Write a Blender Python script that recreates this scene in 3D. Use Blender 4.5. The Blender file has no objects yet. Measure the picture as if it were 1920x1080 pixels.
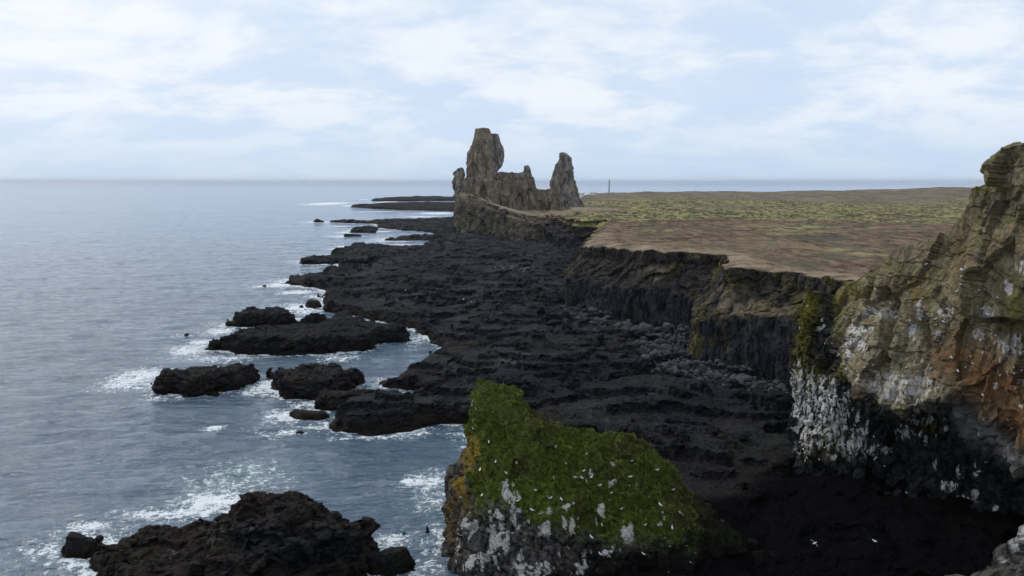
import bpy, math, random
import numpy as np
from mathutils import Vector
from mathutils.bvhtree import BVHTree

random.seed(7)
RNG = np.random.default_rng(11)
sc = bpy.context.scene
COL = sc.collection

# ------------------------------------------------------------------ camera
F = 1598.0                      # focal length in photo pixels (1920 wide)
H = 37.0                        # eye height above the sea
P = math.atan(203 / F)          # pitch down
CP, SP = math.cos(P), math.sin(P)
cam_d = bpy.data.cameras.new('camera')
cam = bpy.data.objects.new('camera', cam_d)
COL.objects.link(cam)
cam.location = (0, 0, H)
cam.rotation_euler = (math.pi / 2 - P, 0, 0)
cam_d.sensor_width = 36
cam_d.lens = F * 36 / 1920
cam_d.clip_end = 200000
cam_d.clip_start = 0.5
sc.camera = cam


def ray(px, py):
    a = (np.asarray(px, float) - 960) / F
    b = (540 - np.asarray(py, float)) / F
    return a, CP + b * SP, b * CP - SP


def at_z(px, py, z=0.0):
    dx, dy, dz = ray(px, py)
    t = (z - H) / dz
    return np.stack([dx * t, dy * t, np.zeros_like(dx * t) + z], -1)


def at_y(px, py, Y):
    dx, dy, dz = ray(px, py)
    t = Y / dy
    return np.stack([dx * t, np.zeros_like(dx * t) + Y, H + dz * t], -1)


# ------------------------------------------------------------------ numpy noise
def _h(ix, iy, iz, seed):
    h = (ix.astype(np.uint32) * np.uint32(374761393) + iy.astype(np.uint32) * np.uint32(668265263)
         + iz.astype(np.uint32) * np.uint32(2147483647 - 59) + np.uint32((seed * 974634497) & 0xffffffff))
    h = (h ^ (h >> np.uint32(13))) * np.uint32(1274126177)
    h = (h ^ (h >> np.uint32(15))) * np.uint32(2246822519)
    return h ^ (h >> np.uint32(16))


_G = np.array([[1, 1, 0], [-1, 1, 0], [1, -1, 0], [-1, -1, 0], [1, 0, 1], [-1, 0, 1], [1, 0, -1], [-1, 0, -1],
               [0, 1, 1], [0, -1, 1], [0, 1, -1], [0, -1, -1], [1, 1, 0], [-1, 1, 0], [0, -1, 1], [0, -1, -1]], float)


def pn(p, seed=0):
    """gradient noise, about -1..1, p of shape (..., 3)"""
    sh = p.shape[:-1]
    p = p.reshape(-1, 3)
    i = np.floor(p).astype(np.int64)
    f = p - i
    u = f * f * f * (f * (f * 6 - 15) + 10)
    out = np.zeros(len(p))
    for cx in (0, 1):
        wx = u[:, 0] if cx else 1 - u[:, 0]
        for cy in (0, 1):
            wy = u[:, 1] if cy else 1 - u[:, 1]
            for cz in (0, 1):
                wz = u[:, 2] if cz else 1 - u[:, 2]
                g = _G[_h(i[:, 0] + cx, i[:, 1] + cy, i[:, 2] + cz, seed) & np.uint32(15)]
                out += wx * wy * wz * (g[:, 0] * (f[:, 0] - cx) + g[:, 1] * (f[:, 1] - cy) + g[:, 2] * (f[:, 2] - cz))
    return out.reshape(sh)


def fbm(p, oct=4, seed=0, gain=0.5, lac=2.03):
    a, s, o = 1.0, 0.0, 0.0
    for k in range(oct):
        o = o + a * pn(p, seed + k * 17)
        p = p * lac
        a *= gain
    return o


def ridged(p, oct=4, seed=0, gain=0.5, lac=2.07):
    a, o = 1.0, 0.0
    for k in range(oct):
        o = o + a * (1 - 2.2 * np.abs(pn(p, seed + k * 31)))
        p = p * lac
        a *= gain
    return o / 2


def worley(p, seed=0):
    """F1, F2 distances and a random value for the nearest cell"""
    sh = p.shape[:-1]
    p = p.reshape(-1, 3)
    i = np.floor(p).astype(np.int64)
    f = p - i
    d1 = np.full(len(p), 9.0)
    d2 = np.full(len(p), 9.0)
    idv = np.zeros(len(p))
    for cx in (-1, 0, 1):
        for cy in (-1, 0, 1):
            for cz in (-1, 0, 1):
                h = _h(i[:, 0] + cx, i[:, 1] + cy, i[:, 2] + cz, seed)
                rx = (h & np.uint32(1023)) / 1023.0
                ry = ((h >> np.uint32(10)) & np.uint32(1023)) / 1023.0
                rz = ((h >> np.uint32(20)) & np.uint32(1023)) / 1023.0
                d = np.sqrt((cx + rx - f[:, 0]) ** 2 + (cy + ry - f[:, 1]) ** 2 + (cz + rz - f[:, 2]) ** 2)
                m = d < d1
                d2 = np.where(m, d1, np.minimum(d2, d))
                idv = np.where(m, rx, idv)
                d1 = np.where(m, d, d1)
    return d1.reshape(sh), d2.reshape(sh), idv.reshape(sh)


def facet(p, seed=0, off=1.0, tilt=1.6):
    """broken planar facets: every cell is a tilted plane with its own offset; returns height and crack closeness"""
    sh = p.shape[:-1]
    p = p.reshape(-1, 3)
    i = np.floor(p).astype(np.int64)
    f = p - i
    d1 = np.full(len(p), 9.0); d2 = np.full(len(p), 9.0); out = np.zeros(len(p))
    for cx in (-1, 0, 1):
        for cy in (-1, 0, 1):
            for cz in (-1, 0, 1):
                h = _h(i[:, 0] + cx, i[:, 1] + cy, i[:, 2] + cz, seed)
                a = (h & np.uint32(1023)) / 1023.0
                b = ((h >> np.uint32(10)) & np.uint32(1023)) / 1023.0
                c = ((h >> np.uint32(20)) & np.uint32(1023)) / 1023.0
                ex, ey, ez = f[:, 0] - cx - a, f[:, 1] - cy - b, f[:, 2] - cz - c
                d = np.sqrt(ex * ex + ey * ey + ez * ez)
                h2 = (h * np.uint32(2654435761)) ^ (h >> np.uint32(7))
                r1 = (h2 & np.uint32(1023)) / 1023.0 - .5
                r2 = ((h2 >> np.uint32(10)) & np.uint32(1023)) / 1023.0 - .5
                r3 = ((h2 >> np.uint32(20)) & np.uint32(1023)) / 1023.0 - .5
                v = off * (a + c - 1) + tilt * (ex * r1 + ey * r2 + ez * r3)
                m = d < d1
                d2 = np.where(m, d1, np.minimum(d2, d))
                out = np.where(m, v, out)
                d1 = np.where(m, d, d1)
    return out.reshape(sh), (d2 - d1).reshape(sh)


def sstep(a, b, x):
    t = np.clip((x - a) / (b - a), 0, 1)
    return t * t * (3 - 2 * t)


def V3(x, y, z):
    return np.stack(np.broadcast_arrays(x, y, z), -1).astype(float)


# ------------------------------------------------------------------ object helpers
def tag(o, label=None, cat=None, group=None, kind=None):
    if label: o['label'] = label
    if cat: o['category'] = cat
    if group: o['group'] = group
    if kind: o['kind'] = kind
    return o


def build(name, verts, faces, mat, attrs=None, parent=None, smooth=False, mats=None, fmat=None):
    """verts (N,3); faces (M,4) or (M,3) int array"""
    verts = np.asarray(verts, np.float32)
    faces = np.asarray(faces, np.int32)
    me = bpy.data.meshes.new(name)
    k = faces.shape[1]
    me.vertices.add(len(verts))
    me.vertices.foreach_set('co', verts.ravel())
    me.loops.add(faces.size)
    me.loops.foreach_set('vertex_index', faces.ravel())
    me.polygons.add(len(faces))
    me.polygons.foreach_set('loop_start', np.arange(0, faces.size, k, dtype=np.int32))
    me.polygons.foreach_set('loop_total', np.full(len(faces), k, np.int32))
    me.polygons.foreach_set('use_smooth', np.full(len(faces), smooth))
    if fmat is not None:
        me.polygons.foreach_set('material_index', np.asarray(fmat, np.int32))
    me.update(calc_edges=True)
    me.validate()
    for an, av in (attrs or {}).items():
        a = me.attributes.new(an, 'FLOAT_COLOR', 'POINT')
        av = np.clip(np.asarray(av, np.float32), 0, 1)
        a.data.foreach_set('color', av.ravel())
    for m in (mats or [mat]):
        me.materials.append(m)
    o = bpy.data.objects.new(name, me)
    COL.objects.link(o)
    if parent: o.parent = parent
    return o


def grid_faces(nr, nc, keep=None):
    r, c = np.meshgrid(np.arange(nr - 1), np.arange(nc - 1), indexing='ij')
    a = r * nc + c
    f = np.stack([a, a + 1, a + nc + 1, a + nc], -1)
    if keep is not None:
        f = f[keep]
    return f.reshape(-1, 4)


def compact(verts, faces, attrs):
    used = np.zeros(len(verts), bool)
    used[faces.ravel()] = True
    idx = np.cumsum(used) - 1
    return verts[used], idx[faces], {k: v[used] for k, v in attrs.items()}


def sdist(x, y, poly):
    """signed distance to polygon (positive inside), flat arrays"""
    x = x.astype(np.float32); y = y.astype(np.float32)
    n = len(poly)
    d = np.full(x.shape, 1e12, np.float32)
    ins = np.zeros(x.shape, bool)
    for k in range(n):
        ax, ay = poly[k][:2]
        bx, by = poly[(k + 1) % n][:2]
        ex, ey = bx - ax, by - ay
        L = ex * ex + ey * ey + 1e-9
        t = np.clip(((x - ax) * ex + (y - ay) * ey) / L, 0, 1)
        d = np.minimum(d, (x - ax - t * ex) ** 2 + (y - ay - t * ey) ** 2)
        if ay != by:
            cond = ((ay > y) != (by > y)) & (x < ex * (y - ay) / ey + ax)
            ins ^= cond
    d = np.sqrt(d)
    return np.where(ins, d, -d)


def pdist(x, y, line):
    """distance to an open polyline"""
    d = np.full(x.shape, 1e12)
    for k in range(len(line) - 1):
        ax, ay = line[k][:2]
        bx, by = line[k + 1][:2]
        ex, ey = bx - ax, by - ay
        t = np.clip(((x - ax) * ex + (y - ay) * ey) / (ex * ex + ey * ey + 1e-9), 0, 1)
        d = np.minimum(d, (x - ax - t * ex) ** 2 + (y - ay - t * ey) ** 2)
    return np.sqrt(d)


def poly_px(pts, z=0.0):
    """pixels (px, py[, z]) to a plan polygon"""
    out = []
    for p in pts:
        q = at_z(p[0], p[1], p[2] if len(p) > 2 else z)
        out.append((float(q[0]), float(q[1])))
    return out


# ------------------------------------------------------------------ node helpers
class NT:
    def __init__(s, tree):
        s.t = tree
        s.t.nodes.clear()

    def n(s, typ, **kw):
        nd = s.t.nodes.new(typ)
        for k, v in kw.items():
            setattr(nd, k, v)
        return nd

    def put(s, sock, v):
        if v is None: return
        if hasattr(v, 'is_linked') or isinstance(v, bpy.types.NodeSocket):
            s.t.links.new(v, sock)
        else:
            if sock.type == 'RGBA' and not isinstance(v, (int, float)) and len(v) == 3: v = (*v, 1)
            sock.default_value = v

    def m(s, op, a, b=None, c=None, clamp=False):
        nd = s.n('ShaderNodeMath', operation=op, use_clamp=clamp)
        s.put(nd.inputs[0], a); s.put(nd.inputs[1], b)
        if c is not None: s.put(nd.inputs[2], c)
        return nd.outputs[0]

    def vm(s, op, a, b=None):
        nd = s.n('ShaderNodeVectorMath', operation=op)
        s.put(nd.inputs[0], a); s.put(nd.inputs[1], b)
        return nd.outputs[0]

    def mix(s, f, a, b, mode='MIX'):
        nd = s.n('ShaderNodeMix', data_type='RGBA', blend_type=mode)
        s.put(nd.inputs[0], f); s.put(nd.inputs[6], a); s.put(nd.inputs[7], b)
        return nd.outputs[2]

    def noise(s, vec, scale, detail=4, rough=0.55, dist=0.0):
        nd = s.n('ShaderNodeTexNoise')
        s.put(nd.inputs['Vector'], vec); nd.inputs['Scale'].default_value = scale
        nd.inputs['Detail'].default_value = detail; nd.inputs['Roughness'].default_value = rough
        nd.inputs['Distortion'].default_value = dist
        return nd.outputs['Fac']

    def vor(s, vec, scale, feature='F1'):
        nd = s.n('ShaderNodeTexVoronoi', feature=feature)
        s.put(nd.inputs['Vector'], vec); nd.inputs['Scale'].default_value = scale
        return nd.outputs['Distance']

    def step(s, x, a, b):
        nd = s.n('ShaderNodeMapRange', interpolation_type='SMOOTHSTEP')
        s.put(nd.inputs[0], x); nd.inputs[1].default_value = a; nd.inputs[2].default_value = b
        return nd.outputs[0]

    def scale(s, vec, v):
        nd = s.n('ShaderNodeMapping')
        s.put(nd.inputs[0], vec); nd.inputs['Scale'].default_value = v
        return nd.outputs[0]

    def attr(s, name):
        nd = s.n('ShaderNodeAttribute', attribute_name=name)
        sp = s.n('ShaderNodeSeparateColor')
        s.t.links.new(nd.outputs['Color'], sp.inputs[0])
        return sp.outputs[0], sp.outputs[1], sp.outputs[2], nd.outputs['Alpha']

    def pos(s):
        return s.n('ShaderNodeTexCoord').outputs['Object']

    def bump(s, h, strength, dist, normal=None):
        nd = s.n('ShaderNodeBump')
        s.put(nd.inputs['Height'], h); nd.inputs['Strength'].default_value = strength
        s.put(nd.inputs['Distance'], dist)
        if normal: s.put(nd.inputs['Normal'], normal)
        return nd.outputs[0]

    def finish(s, col, rough=0.85, normal=None, spec=0.25, **kw):
        b = s.n('ShaderNodeBsdfPrincipled')
        s.put(b.inputs['Base Color'], col); s.put(b.inputs['Roughness'], rough)
        s.put(b.inputs['Specular IOR Level'], spec)
        if normal: s.put(b.inputs['Normal'], normal)
        for k, v in kw.items(): s.put(b.inputs[k], v)
        o = s.n('ShaderNodeOutputMaterial')
        s.t.links.new(b.outputs[0], o.inputs[0])
        return b


def newmat(name):
    m = bpy.data.materials.new(name)
    m.use_nodes = True
    return m, NT(m.node_tree)


# ------------------------------------------------------------------ materials
def mat_basalt():
    m, t = newmat('black_basalt')
    p = t.pos()
    wet, brown, pale, algae = t.attr('masks')  # wet: sea-wet rock, and on the shelf also the cove's painted shade
    cove_shade, pale_tops, _, _ = t.attr('masks_more')
    n1 = t.noise(p, 0.22, 6, 0.62)
    n2 = t.noise(p, 1.9, 6, 0.65)
    n3 = t.noise(t.scale(p, (0.5, 1.0, 2.5)), 0.9, 5, 0.6, 0.6)
    c = t.mix(t.step(n2, 0.36, 0.66), (0.0034, 0.0042, 0.0062), (0.019, 0.0215, 0.0285))
    c = t.mix(t.m('MULTIPLY', t.step(n1, 0.48, 0.64), 0.5), c, (0.017, 0.013, 0.011))
    c = t.mix(t.m('MULTIPLY', t.step(n3, 0.62, 0.72), 0.5), c, (0.070, 0.071, 0.077))
    c = t.mix(t.m('MULTIPLY', pale_tops, t.step(n2, 0.36, 0.60)), c, t.mix(n1, (0.030, 0.033, 0.042), (0.070, 0.069, 0.072)))  # paler tone on the level tops
    c = t.mix(t.m('MULTIPLY', brown, 0.85), c, t.mix(n2, (0.011, 0.008, 0.0065), (0.050, 0.036, 0.028)))
    c = t.mix(t.m('MULTIPLY', algae, t.step(n2, 0.4, 0.6)), c, (0.022, 0.026, 0.010))
    c = t.mix(pale, c, t.mix(n2, (0.08, 0.078, 0.074), (0.26, 0.25, 0.24)))
    c = t.mix(t.m('MULTIPLY', wet, 0.9), c, t.mix(n2, (0.004, 0.003, 0.0026), (0.014, 0.0085, 0.0065)))  # sea-wet rock, and part of the cove's painted shade
    c = t.mix(t.m('MULTIPLY', cove_shade, 0.95), c, t.mix(n2, (0.0022, 0.0022, 0.0026), (0.0095, 0.0094, 0.0105)))  # near-black base colour that paints in the cove's deep shade
    ro = t.m('SUBTRACT', 0.88, t.m('MULTIPLY', wet, 0.22))
    nb = t.bump(n2, 0.9, 0.5, t.bump(t.noise(p, 6.5, 5, 0.65), 0.7, 0.18))
    t.finish(c, ro, nb, t.m('MULTIPLY', t.m('SUBTRACT', 1.0, cove_shade), 0.10))
    return m


def mat_cliff():
    m, t = newmat('layered_sea_cliff')
    p = t.pos()
    soil, lichen, tan, column = t.attr('masks')
    n1 = t.noise(p, 0.18, 5, 0.6)
    n2 = t.noise(p, 1.5, 6, 0.65)
    n3 = t.noise(t.scale(p, (1, 1, 0.22)), 0.9, 5, 0.6, 0.4)
    c = t.mix(t.step(n3, 0.36, 0.66), (0.009, 0.010, 0.014), (0.050, 0.050, 0.060))
    c = t.mix(t.m('MULTIPLY', t.step(n2, 0.56, 0.72), 0.5), c, (0.11, 0.105, 0.10))
    sc_ = t.mix(t.step(n2, 0.38, 0.64), (0.009, 0.008, 0.007), (0.060, 0.047, 0.034))
    sc_ = t.mix(t.m('MULTIPLY', t.step(n1, 0.54, 0.66), 0.5), sc_, (0.050, 0.045, 0.024))
    c = t.mix(soil, c, sc_)
    c = t.mix(t.m('MULTIPLY', lichen, t.step(n2, 0.38, 0.6)), c, (0.15, 0.125, 0.032))
    c = t.mix(tan, c, t.mix(t.step(n2, 0.35, 0.65), (0.19, 0.15, 0.10), (0.34, 0.28, 0.20)))
    nb = t.bump(n2, 0.9, 0.6, t.bump(t.noise(p, 5.5, 5, 0.65), 0.6, 0.2))
    t.finish(c, 0.9, nb, 0.15)
    return m


def mat_plain():
    m, t = newmat('heath_and_moss')
    p = t.pos()
    moss, path, dark, far = t.attr('masks')
    n1 = t.noise(t.scale(p, (1.0, 0.36, 1.0)), 0.045, 7, 0.66, 0.4)
    n2 = t.noise(t.scale(p, (1.0, 0.30, 1.0)), 0.33, 6, 0.70)
    n3 = t.noise(t.scale(p, (1, .5, 1)), 1.6, 5, 0.65)
    n4 = t.noise(t.scale(p, (1, .45, 1)), 0.09, 7, 0.70)
    heath = t.mix(t.step(n2, 0.36, 0.62), (0.056, 0.036, 0.025), (0.215, 0.148, 0.098))
    heath = t.mix(t.m('MULTIPLY', t.step(n1, 0.53, 0.63), 0.6), heath, t.mix(n3, (0.19, 0.14, 0.08), (0.29, 0.22, 0.135)))
    heath = t.mix(t.m('MULTIPLY', t.step(n3, 0.52, 0.64), 0.75), heath, (0.042, 0.032, 0.024))
    heath = t.mix(t.m('MULTIPLY', t.step(n4, 0.52, 0.60), 0.8), heath, t.mix(n3, (0.045, 0.042, 0.03), (0.12, 0.115, 0.07)))
    mo = t.mix(t.step(n2, 0.40, 0.60), (0.050, 0.047, 0.032), (0.320, 0.280, 0.125))
    mo = t.mix(t.m('MULTIPLY', t.step(n1, 0.52, 0.66), 0.7), mo, (0.31, 0.28, 0.10))
    mo = t.mix(t.m('MULTIPLY', t.step(t.noise(t.scale(p, (1, .3, 1)), 0.16, 7, 0.74), 0.52, 0.60), 0.85), mo, (0.05, 0.047, 0.036))
    c = t.mix(moss, heath, mo)
    c = t.mix(far, c, t.mix(t.step(n1, 0.4, 0.62), (0.115, 0.10, 0.075), (0.21, 0.17, 0.125)))
    c = t.mix(t.m('MULTIPLY', path, 0.9), c, t.mix(n2, (0.24, 0.18, 0.12), (0.37, 0.30, 0.21)))
    c = t.mix(dark, c, (0.038, 0.034, 0.031))
    nb = t.bump(n3, 0.8, 0.35, t.bump(n2, 0.8, 0.9))
    t.finish(c, 0.95, nb, 0.08)
    return m


def mat_stack():
    m, t = newmat('weathered_tuff')
    p = t.pos()
    grass, grey, lichen, dk = t.attr('masks')
    n1 = t.noise(p, 0.07, 5, 0.6)
    n2 = t.noise(p, 0.42, 7, 0.68)
    n3 = t.noise(t.scale(p, (1, 1, 0.28)), 0.40, 6, 0.66, 0.5)
    c = t.mix(t.step(n3, 0.34, 0.68), (0.085, 0.069, 0.052), (0.335, 0.275, 0.205))
    c = t.mix(t.m('MULTIPLY', t.step(n1, 0.42, 0.60), 0.5), c, t.mix(n2, (0.08, 0.062, 0.045), (0.30, 0.225, 0.145)))
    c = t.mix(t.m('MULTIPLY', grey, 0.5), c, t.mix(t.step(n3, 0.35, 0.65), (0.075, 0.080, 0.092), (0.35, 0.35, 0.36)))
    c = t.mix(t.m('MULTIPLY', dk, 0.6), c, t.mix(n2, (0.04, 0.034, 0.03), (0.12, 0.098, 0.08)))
    c = t.mix(t.m('MULTIPLY', lichen, t.step(n2, 0.45, 0.6)), c, (0.21, 0.175, 0.07))
    c = t.mix(grass, c, t.mix(n2, (0.24, 0.195, 0.115), (0.36, 0.30, 0.19)))
    nb = t.bump(n3, 1.0, 1.6, t.bump(n2, 0.6, 0.7))
    t.finish(c, 0.92, nb, 0.12)
    return m


def mat_crag():
    m, t = newmat('mossy_rock_face')
    p = t.pos()
    moss, guano, lichen, brown = t.attr('masks')
    dry, dkk, _, _ = t.attr('masks_more')
    n1 = t.noise(p, 0.5, 5, 0.6)
    n2 = t.noise(p, 2.4, 6, 0.66)
    n3 = t.noise(t.scale(p, (1, 1, 0.25)), 3.2, 5, 0.65, 0.5)
    c = t.mix(t.step(n2, 0.36, 0.66), (0.016, 0.0145, 0.014), (0.125, 0.113, 0.102))
    c = t.mix(t.m('MULTIPLY', lichen, t.step(n2, 0.34, 0.52)), c, t.mix(n2, (0.16, 0.095, 0.010), (0.30, 0.19, 0.03)))
    mc = t.mix(t.step(n2, 0.36, 0.64), (0.028, 0.045, 0.007), (0.145, 0.190, 0.030))
    mc = t.mix(t.m('MULTIPLY', t.step(n1, 0.5, 0.64), 0.6), mc, (0.165, 0.165, 0.035))
    mc = t.mix(brown, mc, t.mix(n2, (0.030, 0.021, 0.011), (0.105, 0.075, 0.036)))
    mc = t.mix(t.m('MULTIPLY', dry, 0.8), mc, t.mix(n2, (0.10, 0.105, 0.03), (0.34, 0.33, 0.15)))
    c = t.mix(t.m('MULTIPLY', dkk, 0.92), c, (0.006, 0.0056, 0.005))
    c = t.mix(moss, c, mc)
    g = t.m('MULTIPLY', t.m('MULTIPLY', t.step(guano, 0.12, 0.45), t.step(n3, 0.34, 0.45)), t.step(t.noise(t.scale(p, (1, 1, .45)), 7.0, 5, 0.7), 0.36, 0.50), clamp=True)
    c = t.mix(g, c, t.mix(n2, (0.36, 0.345, 0.31), (0.68, 0.66, 0.62)))
    nb = t.bump(n2, 0.9, 0.35, t.bump(t.noise(p, 9, 5, 0.65), 0.7, 0.10))
    t.finish(c, 0.95, nb, 0.04)
    return m


def mat_birdcliff():
    m, t = newmat('stained_bird_cliff')
    p = t.pos()
    tuff, guano, green, rust = t.attr('masks')
    wet, band, dkm, pal = t.attr('masks_more')
    n1 = t.noise(p, 0.33, 5, 0.6)
    n2 = t.noise(p, 1.8, 7, 0.66)
    n3 = t.noise(t.scale(p, (1, 1, 0.3)), 2.6, 5, 0.65, 0.6)
    n4 = t.noise(t.scale(p, (0.35, 0.35, 3.2)), 1.0, 5, 0.6, 0.3)
    n5 = t.noise(t.scale(p, (1, 1, 0.16)), 0.8, 5, 0.62, 0.4)
    bas = t.mix(t.step(n2, 0.36, 0.66), (0.006, 0.0065, 0.0075), (0.033, 0.034, 0.034))
    tf = t.mix(t.step(n2, 0.34, 0.66), (0.105, 0.084, 0.046), (0.340, 0.280, 0.165))
    tf = t.mix(t.m('MULTIPLY', t.step(n4, 0.54, 0.68), 0.25), tf, (0.085, 0.068, 0.038))
    tf = t.mix(t.m('MULTIPLY', t.step(n5, 0.50, 0.64), 0.55), tf, (0.150, 0.118, 0.085))
    tf = t.mix(t.m('MULTIPLY', t.step(n1, 0.50, 0.64), 0.50), tf, (0.105, 0.102, 0.036))
    tf = t.mix(t.m('MULTIPLY', rust, t.step(n2, 0.18, 0.5)), tf, t.mix(n2, (0.105, 0.056, 0.026), (0.275, 0.140, 0.058)))
    tf = t.mix(t.m('MULTIPLY', dkm, 0.8), tf, (0.045, 0.040, 0.032))
    c = t.mix(tuff, bas, tf)
    c = t.mix(t.m('MULTIPLY', band, 0.9), c, t.mix(n2, (0.16, 0.145, 0.13), (0.40, 0.365, 0.33)))
    c = t.mix(t.m('MULTIPLY', green, t.step(n2, 0.36, 0.56)), c, t.mix(n1, (0.065, 0.075, 0.010), (0.26, 0.215, 0.030)))
    c = t.mix(t.m('MULTIPLY', pal, t.step(n2, 0.35, 0.6)), c, (0.40, 0.37, 0.27))
    g = t.m('MULTIPLY', t.m('MULTIPLY', t.step(guano, 0.18, 0.55), t.step(n3, 0.42, 0.52)), t.step(t.noise(t.scale(p, (1, 1, .45)), 6.0, 5, 0.7), 0.30, 0.48), clamp=True)
    c = t.mix(g, c, t.mix(n2, (0.42, 0.41, 0.38), (0.78, 0.73, 0.70)))
    nb = t.bump(n2, 0.9, 0.45, t.bump(t.noise(p, 7, 5, 0.65), 0.7, 0.14, t.bump(n4, 0.12, 0.2)))
    t.finish(c, 0.9, nb, 0.12)
    return m


def mat_water():
    m, t = newmat('sea_water')
    p = t.pos()
    foam, teal, calm, far = t.attr('masks')
    pr = t.n('ShaderNodeMapping'); t.put(pr.inputs[0], p); pr.inputs['Rotation'].default_value = (0, 0, math.radians(-14))
    pr.inputs['Scale'].default_value = (0.42, 1.0, 1.0)
    pw = pr.outputs[0]
    w1 = t.noise(pw, 0.33, 4, 0.55, 0.3)
    w2 = t.noise(pw, 1.3, 4, 0.6, 0.4)
    w3 = t.noise(p, 5.0, 3, 0.6)
    w0 = t.noise(pw, 0.085, 3, 0.55, 0.3)
    wl = t.noise(pw, 0.024, 3, 0.55, 0.3)
    wf = t.noise(t.scale(p, (0.25, 1, 1)), 0.05, 5, 0.6)
    nb = t.bump(w1, 1.0, 1.15, t.bump(w2, 1.0, 0.46, t.bump(w3, 0.9, 0.07, t.bump(w0, 1.0, 2.4, t.bump(wl, 1.0, t.m('ADD', 3.6, t.m('MULTIPLY', calm, 22.0)))))))
    # foam: broken streaks and specks that close up where it is thick
    cn = t.n('ShaderNodeTexNoise'); t.put(cn.inputs['Vector'], p); cn.inputs['Scale'].default_value = 0.35; cn.inputs['Detail'].default_value = 5
    dv = t.n('ShaderNodeVectorMath', operation='MULTIPLY_ADD')
    t.put(dv.inputs[0], cn.outputs['Color']); dv.inputs[1].default_value = (5, 5, 0); t.put(dv.inputs[2], p)
    wv = dv.outputs[0]

    def vein(sc_, wd):
        n_ = t.noise(wv, sc_, 2, 0.5)
        return t.m('SUBTRACT', 1.0, t.step(t.m('ABSOLUTE', t.m('SUBTRACT', n_, 0.5)), 0.0, wd))
    l = t.m('MAXIMUM', vein(0.42, 0.045), t.m('MAXIMUM', t.m('MULTIPLY', vein(0.95, 0.06), 0.9), t.m('MULTIPLY', vein(2.1, 0.07), 0.7)))
    br_ = t.noise(p, 0.9, 6, 0.72)
    ff = t.m('ADD', t.m('MULTIPLY', foam, 1.45), t.m('SUBTRACT', t.m('MULTIPLY', l, 0.55), 0.60))
    ff = t.m('ADD', ff, t.m('MULTIPLY', t.m('SUBTRACT', br_, 0.5), 3.0))
    ff = t.m('MULTIPLY', t.step(ff, 0.12, 0.62), t.step(foam, 0.03, 0.25))
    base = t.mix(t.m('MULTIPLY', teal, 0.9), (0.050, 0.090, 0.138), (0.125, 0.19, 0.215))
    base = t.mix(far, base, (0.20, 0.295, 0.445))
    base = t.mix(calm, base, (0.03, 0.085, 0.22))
    col = t.mix(ff, base, (0.74, 0.78, 0.80))
    ro = t.m('ADD', 0.06, t.m('ADD', t.m('MULTIPLY', ff, 0.6), t.m('MULTIPLY', far, t.m('MULTIPLY', wf, 0.15))))
    b = t.finish(col, ro, nb, 0.5)
    b.inputs['IOR'].default_value = 1.33
    return m


def mat_plain_col(name, c, rough=0.7, spec=0.3, var=0.15, scale=3.0):
    m, t = newmat(name)
    p = t.pos()
    n = t.noise(p, scale, 4, 0.6)
    a = tuple(x * (1 - var) for x in c); b = tuple(min(1, x * (1 + var)) for x in c)
    t.finish(t.mix(n, a, b), rough, None, spec)
    return m


def mat_moss():
    m, t = newmat('moss_tufts')
    g, br, _, _ = t.attr('masks')
    n = t.noise(t.pos(), 3.0, 4, 0.6)
    c = t.mix(g, (0.032, 0.056, 0.008), (0.175, 0.240, 0.034))
    c = t.mix(t.m('MULTIPLY', t.step(n, 0.48, 0.64), 0.5), c, (0.140, 0.135, 0.036))
    c = t.mix(t.m('MULTIPLY', t.step(t.noise(t.pos(), 0.9, 4, 0.65), 0.52, 0.62), 0.5), c, (0.046, 0.046, 0.018))
    c = t.mix(br, c, t.mix(g, (0.05, 0.036, 0.018), (0.19, 0.145, 0.068)))
    t.finish(c, 0.95, None, 0.08)
    return m


M_BAS, M_CLIFF, M_PLAIN, M_STACK = mat_basalt(), mat_cliff(), mat_plain(), mat_stack()
M_CRAG, M_BIRD, M_WATER, M_MOSS = mat_crag(), mat_birdcliff(), mat_water(), mat_moss()
M_STONE = mat_plain_col('grey_stone', (0.062, 0.062, 0.068), 0.9, 0.15, 0.5, 1.3)
M_WHITE = mat_plain_col('white_feathers', (0.72, 0.72, 0.70), 0.8, 0.1, 0.05)
M_GREYF = mat_plain_col('grey_feathers', (0.22, 0.24, 0.27), 0.8, 0.1, 0.1)
M_BEAK = mat_plain_col('yellow_beak', (0.55, 0.38, 0.06), 0.5, 0.3, 0.05)
M_WALL = mat_plain_col('white_render', (0.78, 0.78, 0.77), 0.8, 0.2, 0.04)
M_ROOF = mat_plain_col('pale_roof', (0.62, 0.58, 0.60), 0.6, 0.3, 0.06)
M_GLASS = mat_plain_col('window_glass', (0.03, 0.035, 0.045), 0.1, 0.5, 0.1)
M_TOWER = mat_plain_col('grey_concrete', (0.30, 0.32, 0.35), 0.8, 0.2, 0.1)

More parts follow.
